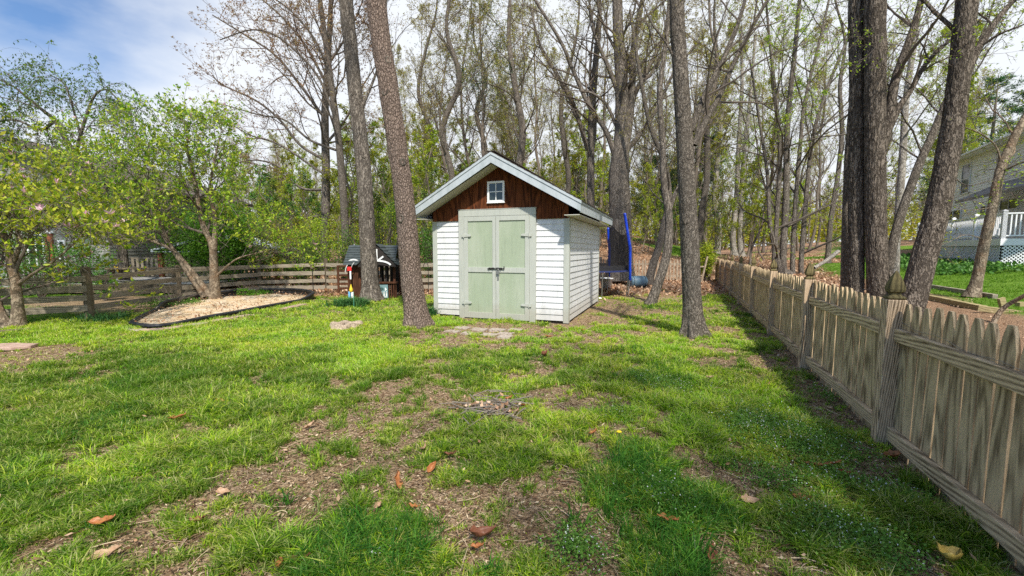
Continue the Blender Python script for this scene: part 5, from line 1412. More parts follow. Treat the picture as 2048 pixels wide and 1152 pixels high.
# --- trees inside the yard
D = 8.6
key_tree('spruce_tree', up(V3(D, (835,652), (830,610), (822,550), (814,450), (800,330), (778,180), (752,0)), 17), rw(D, 46, 43, 41, 40, 37, 37, 36, 22, 4), 'bark_scaly',
  'big leaning tree with scaly brown bark at the left front corner of the shed', limbs=[], nauto=16, autol=3.5, tmin=.84, knots=((3.3, .3), (4.6, -.5), (5.2, .4), (2.2, -.6)), seed=1, k=120, n=620, rough=.012, flare=.42, lump=.07, leafm='needle', leafn=2, leafs=.07)
D = 13.1
key_tree('oak_tree', up(V3(D, (743,600), (740,560), (735,470), (728,350), (712,200), (700,80), (692,0)), 18), rw(D, 36, 33, 31, 29, 27, 26, 26, 16, 4), 'bark_grey',
  'tall straight grey trunk standing just before the playhouse', limbs=[(V3(D, (712,240), (735,190), (760,120), (770,40), (778,-60)), .05)], nauto=16, autol=4, tmin=.78, knots=((4.4, .2), (6.2, -.4), (2.6, .5), (7.6, .3)), seed=2, k=90, n=420, rough=.014, flare=.45, leafm='bud', leafn=2)
D = 7.6
key_tree('oak_tree', up(V3(D, (1387,672), (1384,600), (1380,500), (1375,400), (1367,250), (1358,100), (1354,0)), 16), rw(D, 42, 38, 37, 35, 32, 29, 28, 18, 4), 'bark_smooth',
  'straight grey tree alone on the grass between the shed and the right fence', knots=((3.2, .5), (3.9, -.4), (5.4, .2), (2.1, -.3)), seed=3, k=100, n=520, rough=.007, flare=.6,
  limbs=[(V3(D, (1382,262), (1405,200), (1430,150), (1460,90), (1490,0), (1510,-120)), .062), (V3(D, (1388,290), (1415,235), (1440,190), (1480,100), (1535,0), (1600,-110)), .062),
         (V3(D, (1362,150), (1335,90), (1300,40), (1270,-40)), .028)], nauto=12, autol=3.4, tmin=.8, leafm='bud', leafn=2, leafs=.035)
D = 11.9
key_tree('leaning_tree', V3(D, (1300,611), (1318,562), (1332,515), (1338,470), (1337,425), (1328,370), (1325,280), (1320,180), (1335,60), (1345,-60), (1350,-200)), rw(D, 21, 19, 18, 17, 15, 13, 12, 10, 8, 5, 2), 'bark_grey',
  'slim dark trunk leaning right from the yard grass and crossing a paler one', limbs=[(V3(D, (1337,425), (1352,385), (1380,330), (1400,240), (1440,140)), .075)], nauto=7, autol=2.4, tmin=.4, seed=4, k=20, n=80, flare=.35, leafm='bud', leafn=2, leafs=.04)
D = 17.6
key_tree('leaning_tree', V3(D, (1296,568), (1306,530), (1318,493), (1328,450), (1338,400), (1330,330), (1300,250), (1280,150), (1260,20)), rw(D, 17, 16, 15, 14, 12, 10, 9, 7, 5), 'bark_smooth',
  'paler slim trunk leaning right behind the dark one near the back fence', nauto=7, autol=3, tmin=.4, seed=5, k=18, n=70, flare=.4, leafm='bud', leafn=2, leafs=.05)
D = 19.5
key_tree('oak_tree', up(V3(D, (1240,560), (1241,500), (1240,420), (1238,350), (1244,260), (1242,150), (1236,50), (1234,-60)), 19), rw(D, 52, 46, 43, 40, 28, 24, 20, 18, 12, 4), 'bark_grey',
  'massive grey oak behind the shed roof, forking into many spreading limbs', seed=6, k=36, n=110, flare=.3, leafm='bud', leafn=2, leafs=.07, nauto=12, autol=5, tmin=.4,
  limbs=[(V3(D, (1242,330), (1256,260), (1264,180), (1268,90), (1285,0), (1300,-90)), .22), (V3(D, (1232,320), (1212,262), (1180,215), (1150,150), (1120,80), (1070,0), (1040,-60)), .13),
         (V3(D, (1254,300), (1285,262), (1318,210), (1345,150), (1390,90)), .12), (V3(D, (1242,200), (1215,130), (1190,70), (1175,-20)), .12), (V3(D, (1262,200), (1300,130), (1330,60), (1340,-40)), .12), (V3(D, (1236,260), (1205,200), (1140,170), (1090,150)), .08)], lv=(8, 6, 4))
D = 21
key_tree('maple_tree', up(V3(D, (693,560), (692,490), (686,380), (676,270), (660,150), (640,0)), 15), rw(D, 17, 16, 15, 14, 12, 9, 6, 2), 'bark_smooth',
  'slender grey trunk left of the leaning spruce, rising behind the board fence', seed=7, nauto=14, autol=5.5, tmin=.35, k=18, n=80, leafm='bud_red', leafn=4, leafs=.08, twig='twig_red', lv=(8, 6, 4),
  limbs=[(V3(D, (668,230), (640,160), (600,110), (550,70), (500,60), (440,80)), .07), (V3(D, (660,150), (630,80), (580,20), (520,-20)), .07), (V3(D, (672,300), (620,280), (570,240), (520,230), (450,210)), .07)])
D = 24
key_tree('maple_tree', up(V3(D, (648,545), (650,480), (652,350), (650,230), (656,120), (662,0)), 17), rw(D, 20, 18, 17, 15, 12, 9, 7, 2), 'bark_grey',
  'spreading maple with long arching budding branches reaching left over the lawn', seed=8, nauto=16, autol=6, tmin=.3, k=18, n=80, leafm='bud_red', leafn=5, leafs=.09, twig='twig_red', lv=(9, 7, 4), droop=.0,
  limbs=[(V3(D, (650,380), (600,375), (560,335), (510,320), (460,330)), .08), (V3(D, (650,320), (600,290), (560,240), (510,200), (445,170), (425,150)), .09), (V3(D, (652,240), (600,170), (550,110), (490,70), (425,30)), .09),
         (V3(D, (654,170), (610,90), (560,30), (500,-20)), .09), (V3(D, (656,130), (700,60), (730,-10)), .08), (V3(D, (648,430), (600,440), (560,470), (540,500)), .06), (V3(D, (650,290), (690,240), (720,180), (760,120)), .08), (V3(D, (650,350), (560,290), (500,270), (450,240)), .07)])
# --- trees behind the right fence
def gnd(D, px): 
    q = P(px, 600, D); return np.array([q[0], q[1], Hn(q[0], q[1])])
D = 9.4
key_tree('oak_tree', up([gnd(9.6, 1690)] + V3(9.6, (1691,560), (1693,450), (1697,330), (1703,230), (1712,100), (1716,0)), 13), rw(9.6, 24, 22, 20, 19, 15, 11, 10, 8, 3), 'bark_smooth',
  'smooth slimmest trunk, leftmost of the three behind the right fence', seed=9, nauto=6, autol=3, tmin=.8, k=22, flare=.3)
D = 9.1
key_tree('oak_tree', up([gnd(D, 1715)] + V3(D, (1711,590), (1712,500), (1713,400), (1714,250), (1714,100), (1713,0)), 17), rw(D, 38, 34, 33, 32, 31, 31, 31, 24, 6), 'bark_dark',
  'big dark deeply furrowed trunk in the middle of the three behind the right fence', seed=10, nauto=12, autol=4, tmin=.82, k=120, n=560, rough=.022, flare=.25, lump=.06, leafm='bud', leafn=1)
D = 8.8
key_tree('oak_tree', up([gnd(D, 1760)] + V3(D, (1757,590), (1753,500), (1751,400), (1750,250), (1751,100), (1751,0)), 17), rw(D, 54, 47, 44, 43, 43, 43, 43, 30, 6), 'bark_flaky',
  'thick flaky trunk, rightmost of the three behind the fence, with forking limb', seed=11, nauto=10, autol=4, tmin=.82, k=120, n=560, rough=.016, flare=.25, lump=.07,
  limbs=[(V3(D, (1762,300), (1778,240), (1788,170), (1808,110), (1832,40), (1850,-40), (1860,-130)), .135), (V3(D, (1776,262), (1800,212), (1822,180), (1850,130), (1895,85), (1960,40)), .085)], leafm='bud', leafn=1)
D = 9.6
key_tree('leaning_tree', V3(D, (1772,600), (1776,545), (1790,470), (1812,400), (1838,330), (1865,270), (1895,200), (1940,110), (2010,20), (2080,-50)), rw(D, 22, 22, 21, 20, 19, 18, 17, 15, 12, 6), 'bark_smooth',
  'leaning grey stem crossing behind the thick leaning trunk at the right', seed=12, nauto=9, autol=3, tmin=.4, k=20, n=90, flare=.2, leafm='leaf_yg', leafn=2, leafs=.05)
D = 14
key_tree('sycamore_tree', up(V3(D, (1790,560), (1793,480), (1799,400), (1806,300), (1812,200), (1828,90), (1842,-10)), 15), rw(D, 18, 17, 17, 16, 14, 12, 9, 6, 2), 'bark_pale',
  'pale mottled slim trunk between the three big trunks and the leaning one', seed=13, nauto=12, autol=4, tmin=.35, k=18, flare=.2, leafm='leaf_yg', leafn=2, leafs=.07, twig='twig_pale')
D = 8.2
key_tree('oak_tree', up([gnd(D, 1806)] + V3(D, (1822,610), (1847,520), (1872,430), (1892,330), (1908,230), (1920,130), (1934,0)), 14), rw(D, 64, 58, 54, 51, 48, 45, 43, 42, 28, 6), 'bark_flaky',
  'thick trunk leaning right behind the fence, before the white house', knots=((2.8, .3), (3.9, -.2), (1.9, .6)), seed=14, nauto=10, autol=3.4, tmin=.72, k=120, n=520, rough=.016, flare=.25, lump=.06,
  limbs=[(V3(D, (1922,190), (1945,120), (1975,70), (2010,20), (2060,-30)), .10), (V3(D, (1915,110), (1935,150), (1900,130), (1850,118), (1780,95), (1700,90)), .012), (V3(D, (1888,330), (1930,370), (1980,360), (2040,340)), .014)], leafm='leaf_yg', leafn=2, leafs=.045)
D = 10.5
key_tree('cherry_tree', [gnd(D, 1944)] + V3(D, (1954,560), (1966,500), (1984,420), (2000,345), (2022,290), (2050,235), (2090,170), (2140,60)), rw(D, 32, 26, 25, 23, 22, 20, 17, 12, 5), 'bark_tan',
  'thin crooked trunk with patchy bark standing in mulch before the white deck', seed=15, nauto=8, autol=2.2, tmin=.4, k=20, n=90, flare=.4, leafm='leaf_yg', leafn=2, leafs=.05,
  limbs=[(V3(D, (2003,330), (1990,290), (1950,262), (1900,250), (1860,255)), .03), (V3(D, (1972,480), (1930,470), (1880,490), (1830,480)), .014), (V3(D, (1985,415), (1930,420), (1870,400), (1820,410)), .014)])
# multi-stemmed maple beyond the fence
D = 22
stems = [((1548,528),(1556,400),(1560,300),(1550,180),(1540,90),(1530,-20)), ((1566,530),(1572,400),(1575,250),(1590,100),(1600,-10)), ((1585,532),(1590,420),(1600,300),(1610,200),(1640,80),(1660,-10)), ((1602,530),(1612,400),(1625,280),(1650,190),(1690,90),(1730,0)), ((1558,530),(1540,450),(1535,350),(1520,250),(1500,120))]
z0 = Hn(P(1575, 520, D)[0], D)
b0 = gnd(D, 1578)
key_tree('maple_tree', up([gnd(D, 1575)] + V3(D, *stems[1]), 13), rw(D, 16, 15, 14, 12, 9, 7, 5, 3), 'bark_grey', 'clump of slender dark stems with yellow-green leaves beyond the middle of the fence', seed=16,
  limbs=[([gnd(D, s[0][0])] + V3(D, *s), .16) for s in (stems[0], stems[2], stems[3], stems[4])], nauto=12, autol=4, tmin=.2, leafm='leaf_yg', leafn=5, leafs=.09, lv=(9, 6, 3), k=16)
D = 33
for i, (px, pts) in enumerate([(1465, ((1466,470),(1474,380),(1478,280),(1484,170),(1482,60))), (1479, ((1480,470),(1484,380),(1490,290),(1500,200),(1510,80)))]):
    key_tree('birch_tree', up([gnd(D, px)] + V3(D, *pts), 17), rw(D, 13, 12, 10, 9, 7, 5, 3, 2), 'bark_pale', ['left one of two close pale trunks rising beyond the far end of the picket fence', 'right one of two close pale trunks rising beyond the far end of the picket fence'][i], seed=17 + i, nauto=14, autol=4, tmin=.3, leafm='leaf_yg', leafn=2, leafs=.09, twig='twig_pale', k=12, n=60)
for i, (px, D, w, bark, lb) in enumerate([(903, 24, 14, 'bark_smooth', 'straight grey trunk rising just left of the shed roof'), (1034, 26, 17, 'bark_grey', 'brown grey trunk with pine tufts rising right above the shed roof peak'),
    (1178, 22, 17, 'bark_grey', 'dark forked tree rising behind the right slope of the shed roof'), (1130, 30, 12, 'bark_smooth', 'slim pale trunk above the right slope of the shed roof'), (960, 34, 12, 'bark_grey', 'dark slender trunk directly above the shed window'),
    (858, 28, 10, 'bark_smooth', 'thin grey trunk between the leaning spruce and the shed roof'), (1395, 30, 15, 'bark_smooth', 'grey trunk showing just right of the lone yard tree'), (1650, 26, 12, 'bark_grey', 'thin grey trunk left of the three big ones behind the fence'), (1430, 40, 14, 'bark_pale', 'pale trunk deep in the wood beyond the far fence corner')]):
    q = gnd(D, px); rg = np.random.default_rng(50 + i); d = rg.normal(0, .25, 7)
    pts = [q] + [q + np.array([d[k] * k * .35, 0, 2.6 * k]) for k in range(1, 7)]
    lim = []
    if i == 2: lim = [(V3(D, (1176,300), (1150,220), (1120,160), (1080,90), (1060,10)), .13), (V3(D, (1180,330), (1190,250), (1180,150), (1190,40)), .12)]
    t_ = key_tree('woodland_tree', pts + [pts[-1] + [0, 0, 3]], rw(D, w, w * .95, w * .85, w * .8, w * .7, w * .5, w * .35, 1), bark, lb, seed=60 + i, nauto=16, autol=4.5, tmin=.3, k=14, n=60, leafm='bud', leafn=2, leafs=.08, limbs=lim)
    if i in (1,):
        mc = MB(); rg = np.random.default_rng(1); C = []
        for _ in range(46):
            c = np.array([rg.normal(-2.2, 1.5), rg.normal(0, 1.5), rg.uniform(9, 15)]); C.append(c + rg.normal(0, [.45, .45, .16], (110, 3)))
        leaves(rg, mc, np.concatenate(C), .16, 0, .4, .16); obj('pine_tufts', mc, M['needle'], t_)

# --- magnolias on the left
def magnolia(name, stems, rad, D, cl, label, seed, n_cl=260, flowers=60):
    rng = np.random.default_rng(seed); base = P(*stems[0][0], D); base[2] = -.03
    T = thing(name, base, 0, label, 'tree')
    L1P, L1R = [], []
    for s, r in zip(stems, rad):
        mb = MB()
        p = resample([P(a, b, dd) - base for a, b, *e in s for dd in [D + (e[0] if e else 0)]], 34); p[0, 2] = max(p[0, 2], 0)
        rr2 = np.linspace(r, r * .3, 34); w = 1 + .5 * np.exp(-np.linspace(0, 8, 34))
        mb.tubes(p[None], (rr2 * w)[None], 14, 0, (1 + .08 * (rng.random((1, 34, 14)) - .5))); q = resample(p, 12); L1P.append(q); L1R.append(np.linspace(r, r * .3, 12))
        obj('trunk' if p[0, 2] < .3 else 'limb', mb, M['bark_tan'], T, smooth=True)
    PP, RR2 = np.array(L1P), np.array(L1R); mc = MB()
    A, B = sprout(rng, PP, RR2, 9, 1.6, .8, 8, .16, .07, tmin=.35, rr=.5, lfall=.3); mc.tubes(A, B, 6, 0)
    A2, B2 = sprout(rng, A, B, 7, .8, .75, 7, .16, .08, tmin=.2, rr=.55, lfall=.3); mc.tubes(A2, B2, 4, 0)
    A3, B3 = sprout(rng, A2, B2, 4, .36, .7, 5, .12, .10, tmin=.2, rr=.6, rmin=.003); mc.tubes(A3, B3, 3, 0)
    C = along(rng, A3, 5, .018, .62); leaves(rng, mc, C, .09, 1, .35, .45, dirs=np.array([[0, 0, .5]]))
    C = along(rng, A2, 4, .02, .7); leaves(rng, mc, C, .10, 1, .35, .45, dirs=np.array([[0, 0, .5]]))
    # extra sprays of leaves on twigs filling the crown's outline
    K = []
    for (px, py, rx, ry) in cl:
        n = int(n_cl * .50 * rx * ry / 2500)
        cc = np.array([P(px + rng.normal(0, rx * .5), py + rng.normal(0, ry * .5), D + rng.normal(0, 1.0)) - base for _ in range(max(3, n))])
        K.append(cc)
    K = np.concatenate(K); a = rng.normal(0, 1, (len(K), 3)); a[:, 2] = np.abs(a[:, 2]) * .9 + .2; a /= np.linalg.norm(a, axis=1, keepdims=True)
    tw = np.stack([K + a * (f - .5) * .55 + rng.normal(0, .012, K.shape) for f in np.linspace(0, 1, 5)], 1)
    mc.tubes(tw, np.repeat(np.linspace(.006, .002, 5)[None], len(K), 0), 3, 0)
    leaves(rng, mc, along(rng, tw, 8, .022, .5), .095, 1, .35, .45, dirs=np.array([[0, 0, .5]]))
    obj('crown', mc, [M['twig'], M['leaf_mag']], T)
    mf = MB(); ends = np.concatenate([A3[:, -1], tw[:, -1]]); pick = ends[rng.choice(len(ends), flowers, replace=False)]
    leaves(rng, mf, np.repeat(pick, 7, 0) + rng.normal(0, .012, (flowers * 7, 3)), .085, 0, .2, .35, dirs=np.array([[0, 0, .7]])); obj('blossoms', mf, M['pink'], T)
    return T
magnolia('magnolia_tree', [((430,598),(428,540),(424,490),(406,450),(398,410),(385,340),(370,290)), ((420,592),(385,545),(345,500),(300,480),(245,455),(200,430)), ((412,594),(370,535),(335,480),(310,420),(290,350)),
   ((428,500),(430,440),(420,380),(430,320),(440,270)), ((434,550),(470,520),(505,508),(540,500))], [.115, .075, .085, .06, .028], 12.8,
   [(220,300,70,60),(160,400,60,50),(280,400,80,60),(330,300,70,50),(400,330,70,60),(370,240,55,30),(240,235,40,28),(430,240,30,30),(130,260,30,30),(340,220,14,30),(440,420,40,60),(300,460,60,25),(190,470,60,22),(140,330,30,50),(470,380,30,40)],
   'multi-stemmed magnolia with yellow-green leaves behind the sand bed', 21)
magnolia('magnolia_tree', [((36,656),(36,620),(30,560),(14,490),(0,450),(-30,400)), ((16,660),(0,620),(-20,560),(-60,500)), ((33,570),(70,545),(110,520),(150,485),(175,455)), ((24,530),(40,480),(20,430),(60,400)), ((30,556),(10,530),(-20,520))], [.10, .085, .03, .04, .03], 8.4,
   [(40,420,50,24),(120,440,55,24),(190,450,45,18),(0,400,40,30),(90,400,50,20),(-60,430,60,40),(230,462,30,12),(60,455,60,12)], 'leftmost low magnolia with pink blossoms spreading over the board fence', 22, 330, 110)
# ================================================================== more plants on the left
def weeping(px, py, D, label, seed):
    rng = np.random.default_rng(seed); base = P(px, py, D); base[2] = 0
    T = thing('weeping_cherry', base, 0, label, 'tree'); mb = MB(); L = []
    L.append(resample(np.array(V3(D, (250,560), (242,480), (232,430), (212,400), (195,360), (150,310), (110,240))) - base, 14))
    for s in [((212,400),(190,390),(180,370),(120,330),(60,300),(20,270)), ((195,360),(170,300),(150,230),(130,170),(100,150)), ((150,310),(170,240),(190,190),(215,180),(240,205)), ((110,240),(60,200),(30,175),(0,160)), ((110,240),(80,260),(30,240),(-30,250)), ((232,430),(260,380),(290,330),(300,280))]:
        L.append(resample(np.array(V3(D, *s)) - base, 14))
    R_ = np.array([np.linspace(.17, .07, 14)] + [np.linspace(.06, .014, 14)] * 6)
    mb.tubes(np.array(L), R_, 10, 0); obj('trunk', mb, M['bark_dark'], T, smooth=True)
    mc = MB(); A, B = sprout(rng, np.array(L)[1:], R_[1:], 14, 1.5, .9, 9, .10, -.03, tmin=.15, rr=.4, rmin=.006); mc.tubes(A, B, 4, 0)
    A2, B2 = sprout(rng, A, B, 9, 1.5, .6, 9, .05, -.32, tmin=.1, rr=.5, rmin=.004, lfall=.2); mc.tubes(A2, B2, 3, 0)
    leaves(rng, mc, along(rng, A2, 22, .03, .05), .085, 1, .3, .45, dirs=np.array([[0, 0, -.6]])); obj('crown', mc, [M['twig'], M['leaf_gr']], T)
weeping(250, 560, 15.6, 'weeping cherry with drooping branches above the left neighbour house', 31)
def shrub(name, px, D, w, h, leafm, size, label, seed, n_cl=70, per=90, z0=.25, base=None, cat='shrub', group=None, dens=1.0, depth=None):
    rng = np.random.default_rng(seed); b = gnd(D, px) if base is None else np.array(base, float)
    T = thing(name, b, 0, label, cat, group); mb = MB(); ns = 7
    c = rng.normal(0, 1, (ns, 2)) * w * .18; PPs = np.stack([np.stack([c[:, 0] * f + rng.normal(0, .03, ns), c[:, 1] * f, np.full(ns, h * .75 * f)], 1) for f in np.linspace(0.02, 1.2, 8)], 1)
    R_ = np.repeat(np.linspace(.012 * h + .012, .006, 8)[None], ns, 0); mb.tubes(PPs, R_, 6, 0)
    A, B = sprout(rng, PPs, R_, 8, w * .5, .8, 7, .12, .03, tmin=.15, rr=.5, rmin=.006); mb.tubes(A, B, 4, 0)
    obj('stem', mb, M['twig'], T)
    mc = MB(); K = rng.normal(0, 1, (n_cl, 3)); K /= np.linalg.norm(K, axis=1, keepdims=True); K *= rng.uniform(.25, 1, (n_cl, 1)) ** .5
    K = K * [w / 2, (depth or w) / 2, h * (1 - z0) / 2] + [0, 0, h * (z0 + (1 - z0) / 2)]
    n = int(per * dens); C = np.repeat(K, n, 0) + rng.normal(0, 1, (n_cl * n, 3)) * np.array([w, w, h * .7]) * .085 * rng.uniform(.6, 1.5, (n_cl * n, 1))
    C = C[C[:, 2] > .03]; leaves(rng, mc, C, size, 0, .35, .5); obj('foliage', mc, M[leafm], T)
    return T
shrub('evergreen_bush', 447, 16.6, 2.3, 3.4, 'leaf_bright', .10, 'dense bright green bush behind the board fence right of the magnolia', 41, 120, 110, .1)
shrub('evergreen_bush', 395, 18.8, 3.0, 3.2, 'leaf_gr', .11, 'dark green bush over the pale canopy roof behind the magnolia', 42, 90, 90)
for i, (px, D, w, h, lm, lb) in enumerate([(520, 17.5, 2.0, 2.6, 'leaf_gr', 'loose mid green shrub right of the dense bright bush'), (575, 18, 2.0, 3.0, 'leaf_yg', 'yellow-green shrub over the middle of the back board fence'), (603, 17.2, 1.6, 2.2, 'leaf_gr', 'dark leafy shrub hanging over the board fence beside the lamp'),
    (640, 19, 2.2, 3.0, 'leaf_yg', 'light green shrub behind the board fence left of the playhouse'), (700, 20, 2.4, 2.6, 'leaf_gr', 'green shrub directly behind the playhouse roof'), (775, 19, 2.4, 3.6, 'leaf_yg', 'bright yellow-green shrub between the two big left trunks'),
    (862, 18.5, 1.8, 2.6, 'leaf_gr', 'green shrub between the scaly trunk and the shed wall'), (1700, 30, 3.4, 1.8, 'leaf_gr', 'low round dark bush on the neighbour lawn behind the three big trunks'), (1408, 20.5, .9, 1.9, 'leaf_yg', 'small bright yellow-green shrub at the far corner of the picket fence'),
    (25, 20, 3.0, 6.5, 'needle_far', 'tall dark evergreen at the far left edge behind the house corner'), (85, 13.2, 2.0, 1.3, 'leaf_gr', 'dark leafy shrub behind the left end of the board fence'), (210, 12.9, .5, 1.0, 'leaf_bright', 'tiny green conifer peeking over the board fence'),
    (55, 14.2, 1.8, 2.3, 'leaf_gr', 'dark shrub against the left house beside its glass door'), (165, 15.2, 2.0, 1.9, 'leaf_gr', 'dark shrub at the right corner of the left house')]):
    shrub('leafy_shrub' if lm != 'needle_far' else 'evergreen_tree', px, D, w, h, lm, .075 if h > 1.5 else .05, lb, 70 + i, 60 if h > 1.5 else 24, 80, .12)
# low plants in the yard
def lowplant(name, px, py, r, h, n, mat, wid, label, seed, curl=1.4):
    rng = np.random.default_rng(seed); q = G(px, py); T = thing(name, q, 0, label, 'plant'); mb = MB()
    C = np.stack([rng.normal(0, r * .45, n), rng.normal(0, r * .35, n), 0 * np.zeros(n)], 1)
    tufts(rng, mb, C, 8, np.full(n, h), np.full(n, wid), .6, curl, .03); obj('foliage', mb, M[mat], T); return T
M['daylily'] = m_leaf('daylily_leaf', [(.03, .11, .03), (.06, .17, .045), (.12, .25, .07)], .35, 0)
lowplant('daylily', 700, 612, .55, .30, 130, 'daylily', .022, 'clump of strappy dark green leaves before the playhouse', 81)
lowplant('daylily', 860, 632, .25, .30, 40, 'daylily', .018, 'small strappy green clump at the left foot of the shed', 82)
lowplant('daylily', 213, 640, .6, .22, 60, 'daylily', .016, 'strappy green plants at the foot of the left board fence post', 83)
shrub('ground_plant', 506, 14.6, .9, .30, 'leaf_bright', .06, 'small round green plant behind the sand bed near a fence post', 84, 20, 60, .05, base=G(508, 594), cat='plant')
shrub('ground_plant', 350, 12.6, 1.4, .22, 'leaf_gr', .05, 'low green ground plants between the sand bed and the corner post', 85, 26, 60, .05, base=G(345, 612), cat='plant')
# ================================================================== the wood behind: a few kinds of tree, copied
def wood_tree(name, h, r0, seed, bark, twig, leafm, leafn, leafs, lv=(16, 8, 6, 4), lfirst=4.4, ang=.62, tmin=.22, far=False, sides=10):
    rng = np.random.default_rng(seed); T = thing(name, (0, 0, -900), 0, 'proto', 'tree')
    w = np.cumsum(rng.normal(0, .22, (9, 2)), 0); w[0] = 0
    pts = [(w[i, 0], w[i, 1], h * i / 8) for i in range(9)]; rad = np.linspace(r0, .02, 9) ** 1.0
    mb, Q, r = trunk_mb(rng, np.array(pts), rad, 40, sides, .4)
    A, B = sprout(rng, resample(Q, 30)[None], np.interp(np.linspace(0, 1, 30), np.linspace(0, 1, len(r)), r)[None], lv[0], lfirst, ang, 10, .11, .07, tmin=tmin, rr=.55, lfall=.6)
    mb.tubes(A, B, 6, 0); obj('trunk', mb, M[bark], T, smooth=True)
    mc = MB()
    A, B = sprout(rng, A, B, lv[1], -.5, .65, 7, .12, .06, tmin=.2, rr=.6, rmin=.010 if far else .007); mc.tubes(A, B, 4, 0)
    A, B = sprout(rng, A, B, lv[2], -.55, .6, 6, .12, .05, tmin=.15, rr=.6, rmin=.009 if far else .006); mc.tubes(A, B, 3, 0)
    if len(lv) > 3 and lv[3]:
        A, B = sprout(rng, A, B, lv[3], -.6, .6, 5, .12, .05, tmin=.15, rr=.7, rmin=.007 if far else .0045); mc.tubes(A, B, 3, 0)
    if leafn: leaves(rng, mc, along(rng, A, leafn, .05, .3), leafs, 1, .4, .6)
    obj('crown', mc, [M[twig], M[leafm]], T); return T
protos = {
 'a': wood_tree('woodland_tree', 19, .14, 101, 'bark_far', 'twig', 'bud', 2, .10),
 'b': wood_tree('woodland_tree', 21, .125, 102, 'bark_far', 'twig_pale', 'bud', 2, .10, ang=.5),
 'c': wood_tree('woodland_tree', 17, .125, 103, 'bark_far', 'twig', 'leaf_yg', 5, .12, ang=.8),
 'd': wood_tree('woodland_tree', 22, .155, 104, 'bark_far', 'twig', 'bud', 2, .09, ang=.55, tmin=.35),
 's': wood_tree('sapling', 6.5, .05, 105, 'bark_far', 'twig', 'leaf_yg', 8, .11, lv=(14, 5, 4), lfirst=1.8, tmin=.12),
 't': wood_tree('sapling', 8.5, .06, 106, 'bark_far', 'twig', 'leaf_yg', 7, .12, lv=(16, 5, 4), lfirst=2.4, tmin=.1, ang=.8),
 'u': wood_tree('sapling', 5, .04, 107, 'bark_far', 'twig', 'leaf_gr', 7, .10, lv=(14, 5, 4), lfirst=1.7, tmin=.08, ang=.8)}
def pine(seed, h):
    rng = np.random.default_rng(seed); T = thing('pine_tree', (0, 0, -900), 0, 'proto', 'tree')
    mb, Q, r = trunk_mb(rng, np.array([(0, 0, 0), (.1, 0, h * .5), (0, .1, h)]), [.22, .15, .02], 40, 10, .4)
    A, B = sprout(rng, resample(Q, 30)[None], np.interp(np.linspace(0, 1, 30), np.linspace(0, 1, len(r)), r)[None], 46, 3.2, 1.35, 8, .06, .02, tmin=.2, rr=.3, lfall=.75); mb.tubes(A, B, 5, 0); obj('trunk', mb, M['bark_far'], T, smooth=True)
    mc = MB(); A2, B2 = sprout(rng, A, B, 9, -.4, .7, 6, .08, .03, tmin=.15, rr=.6, rmin=.008); mc.tubes(A2, B2, 3, 0)
    C = along(rng, A2, 26, .09, .1); leaves(rng, mc, C, .2, 1, .35, .22); C = along(rng, A, 50, .1, .3); leaves(rng, mc, C, .2, 1, .35, .22); obj('crown', mc, [M['twig'], M['needle_far']], T); return T
protos['p'] = pine(108, 13); protos['q'] = pine(109, 9)
LB = {'a': ('bare grey-brown tree with sparse buds, one of many in the wood behind the yard', 'bare budding trees in the wood'), 'b': ('slim upright pale-twigged tree, one of many in the wood behind the yard', 'pale upright trees in the wood'),
 'c': ('woodland tree dusted with yellow-green spring leaves behind the yard', 'yellow-green spring trees in the wood'), 'd': ('tall woodland tree with a straight stem and golden buds behind the yard', 'tall golden budding trees in the wood'),
 's': ('thin young tree with sparse yellow-green leaves at the wood edge', 'young yellow-green saplings'), 't': ('spreading young tree with yellow-green leaves at the wood edge', 'spreading yellow-green saplings'), 'u': ('low leafy mid green sapling at the wood edge', 'low green saplings'),
 'p': ('tall dark evergreen showing between bare trees in the wood', 'tall evergreens in the wood'), 'q': ('shorter dark evergreen showing between trunks in the wood', 'short evergreens in the wood')}
used = set(); rw_ = random.Random(99)
def put(k, x, y, sc=1.0):
    o = protos[k]; loc = (x, y, Hn(x, y) - .05); rz = rw_.uniform(0, 6.28); lab, grp = LB[k]
    s = (sc * rw_.uniform(.9, 1.1),) * 2 + (sc,)
    if k in used: copy_tree(o, loc, rz, s, lab, grp)
    else:
        used.add(k); o.location = loc; o.rotation_euler = (0, 0, rz); o.scale = s; o['label'] = lab; o['group'] = grp
taken = []
def spot(pxa, pxb, Da, Db, sep=2.4):
    for _ in range(60):
        px = rw_.uniform(pxa, pxb); D = math.sqrt(rw_.uniform(Da * Da, Db * Db)); q = P(px, 500, D)
        if all((q[0] - a) ** 2 + (q[1] - b) ** 2 > sep * sep for a, b in taken): break
    taken.append((q[0], q[1])); return q[0], q[1]
def sow(keys, n, pxa, pxb, Da, Db, s0=.85, s1=1.15, sep=2.4):
    for _ in range(n):
        x, y = spot(pxa, pxb, Da, Db, sep)
        if y < 36 and x > 17: 
            if x < 36: continue
        put(rw_.choice(keys), x, y, rw_.uniform(s0, s1))
sow('abdab', 17, 780, 1420, 27, 48)
sow('abcdb', 14, 1380, 1950, 30, 52)
sow('abc', 28, 700, 1700, 48, 80)
sow('bcda', 10, 470, 700, 78, 100, .8, .95)
sow('cd', 10, 480, 760, 50, 72, .55, .72)
sow('ab', 8, 1950, 2600, 42, 70); sow('cd', 5, 2050, 2700, 30, 50)
sow('st', 34, 440, 900, 21, 38, .75, 1.1, 1.2); sow('u', 12, 440, 880, 20, 28, .8, 1.1, 1.1); sow('c', 10, 560, 900, 30, 48, .5, .75)
sow('stst', 20, 880, 1280, 24, 40, .7, 1.1, 1.5); sow('stu', 14, 1260, 1440, 27, 42, .6, .9, 1.5); sow('c', 8, 860, 1400, 34, 52, .6, .85)
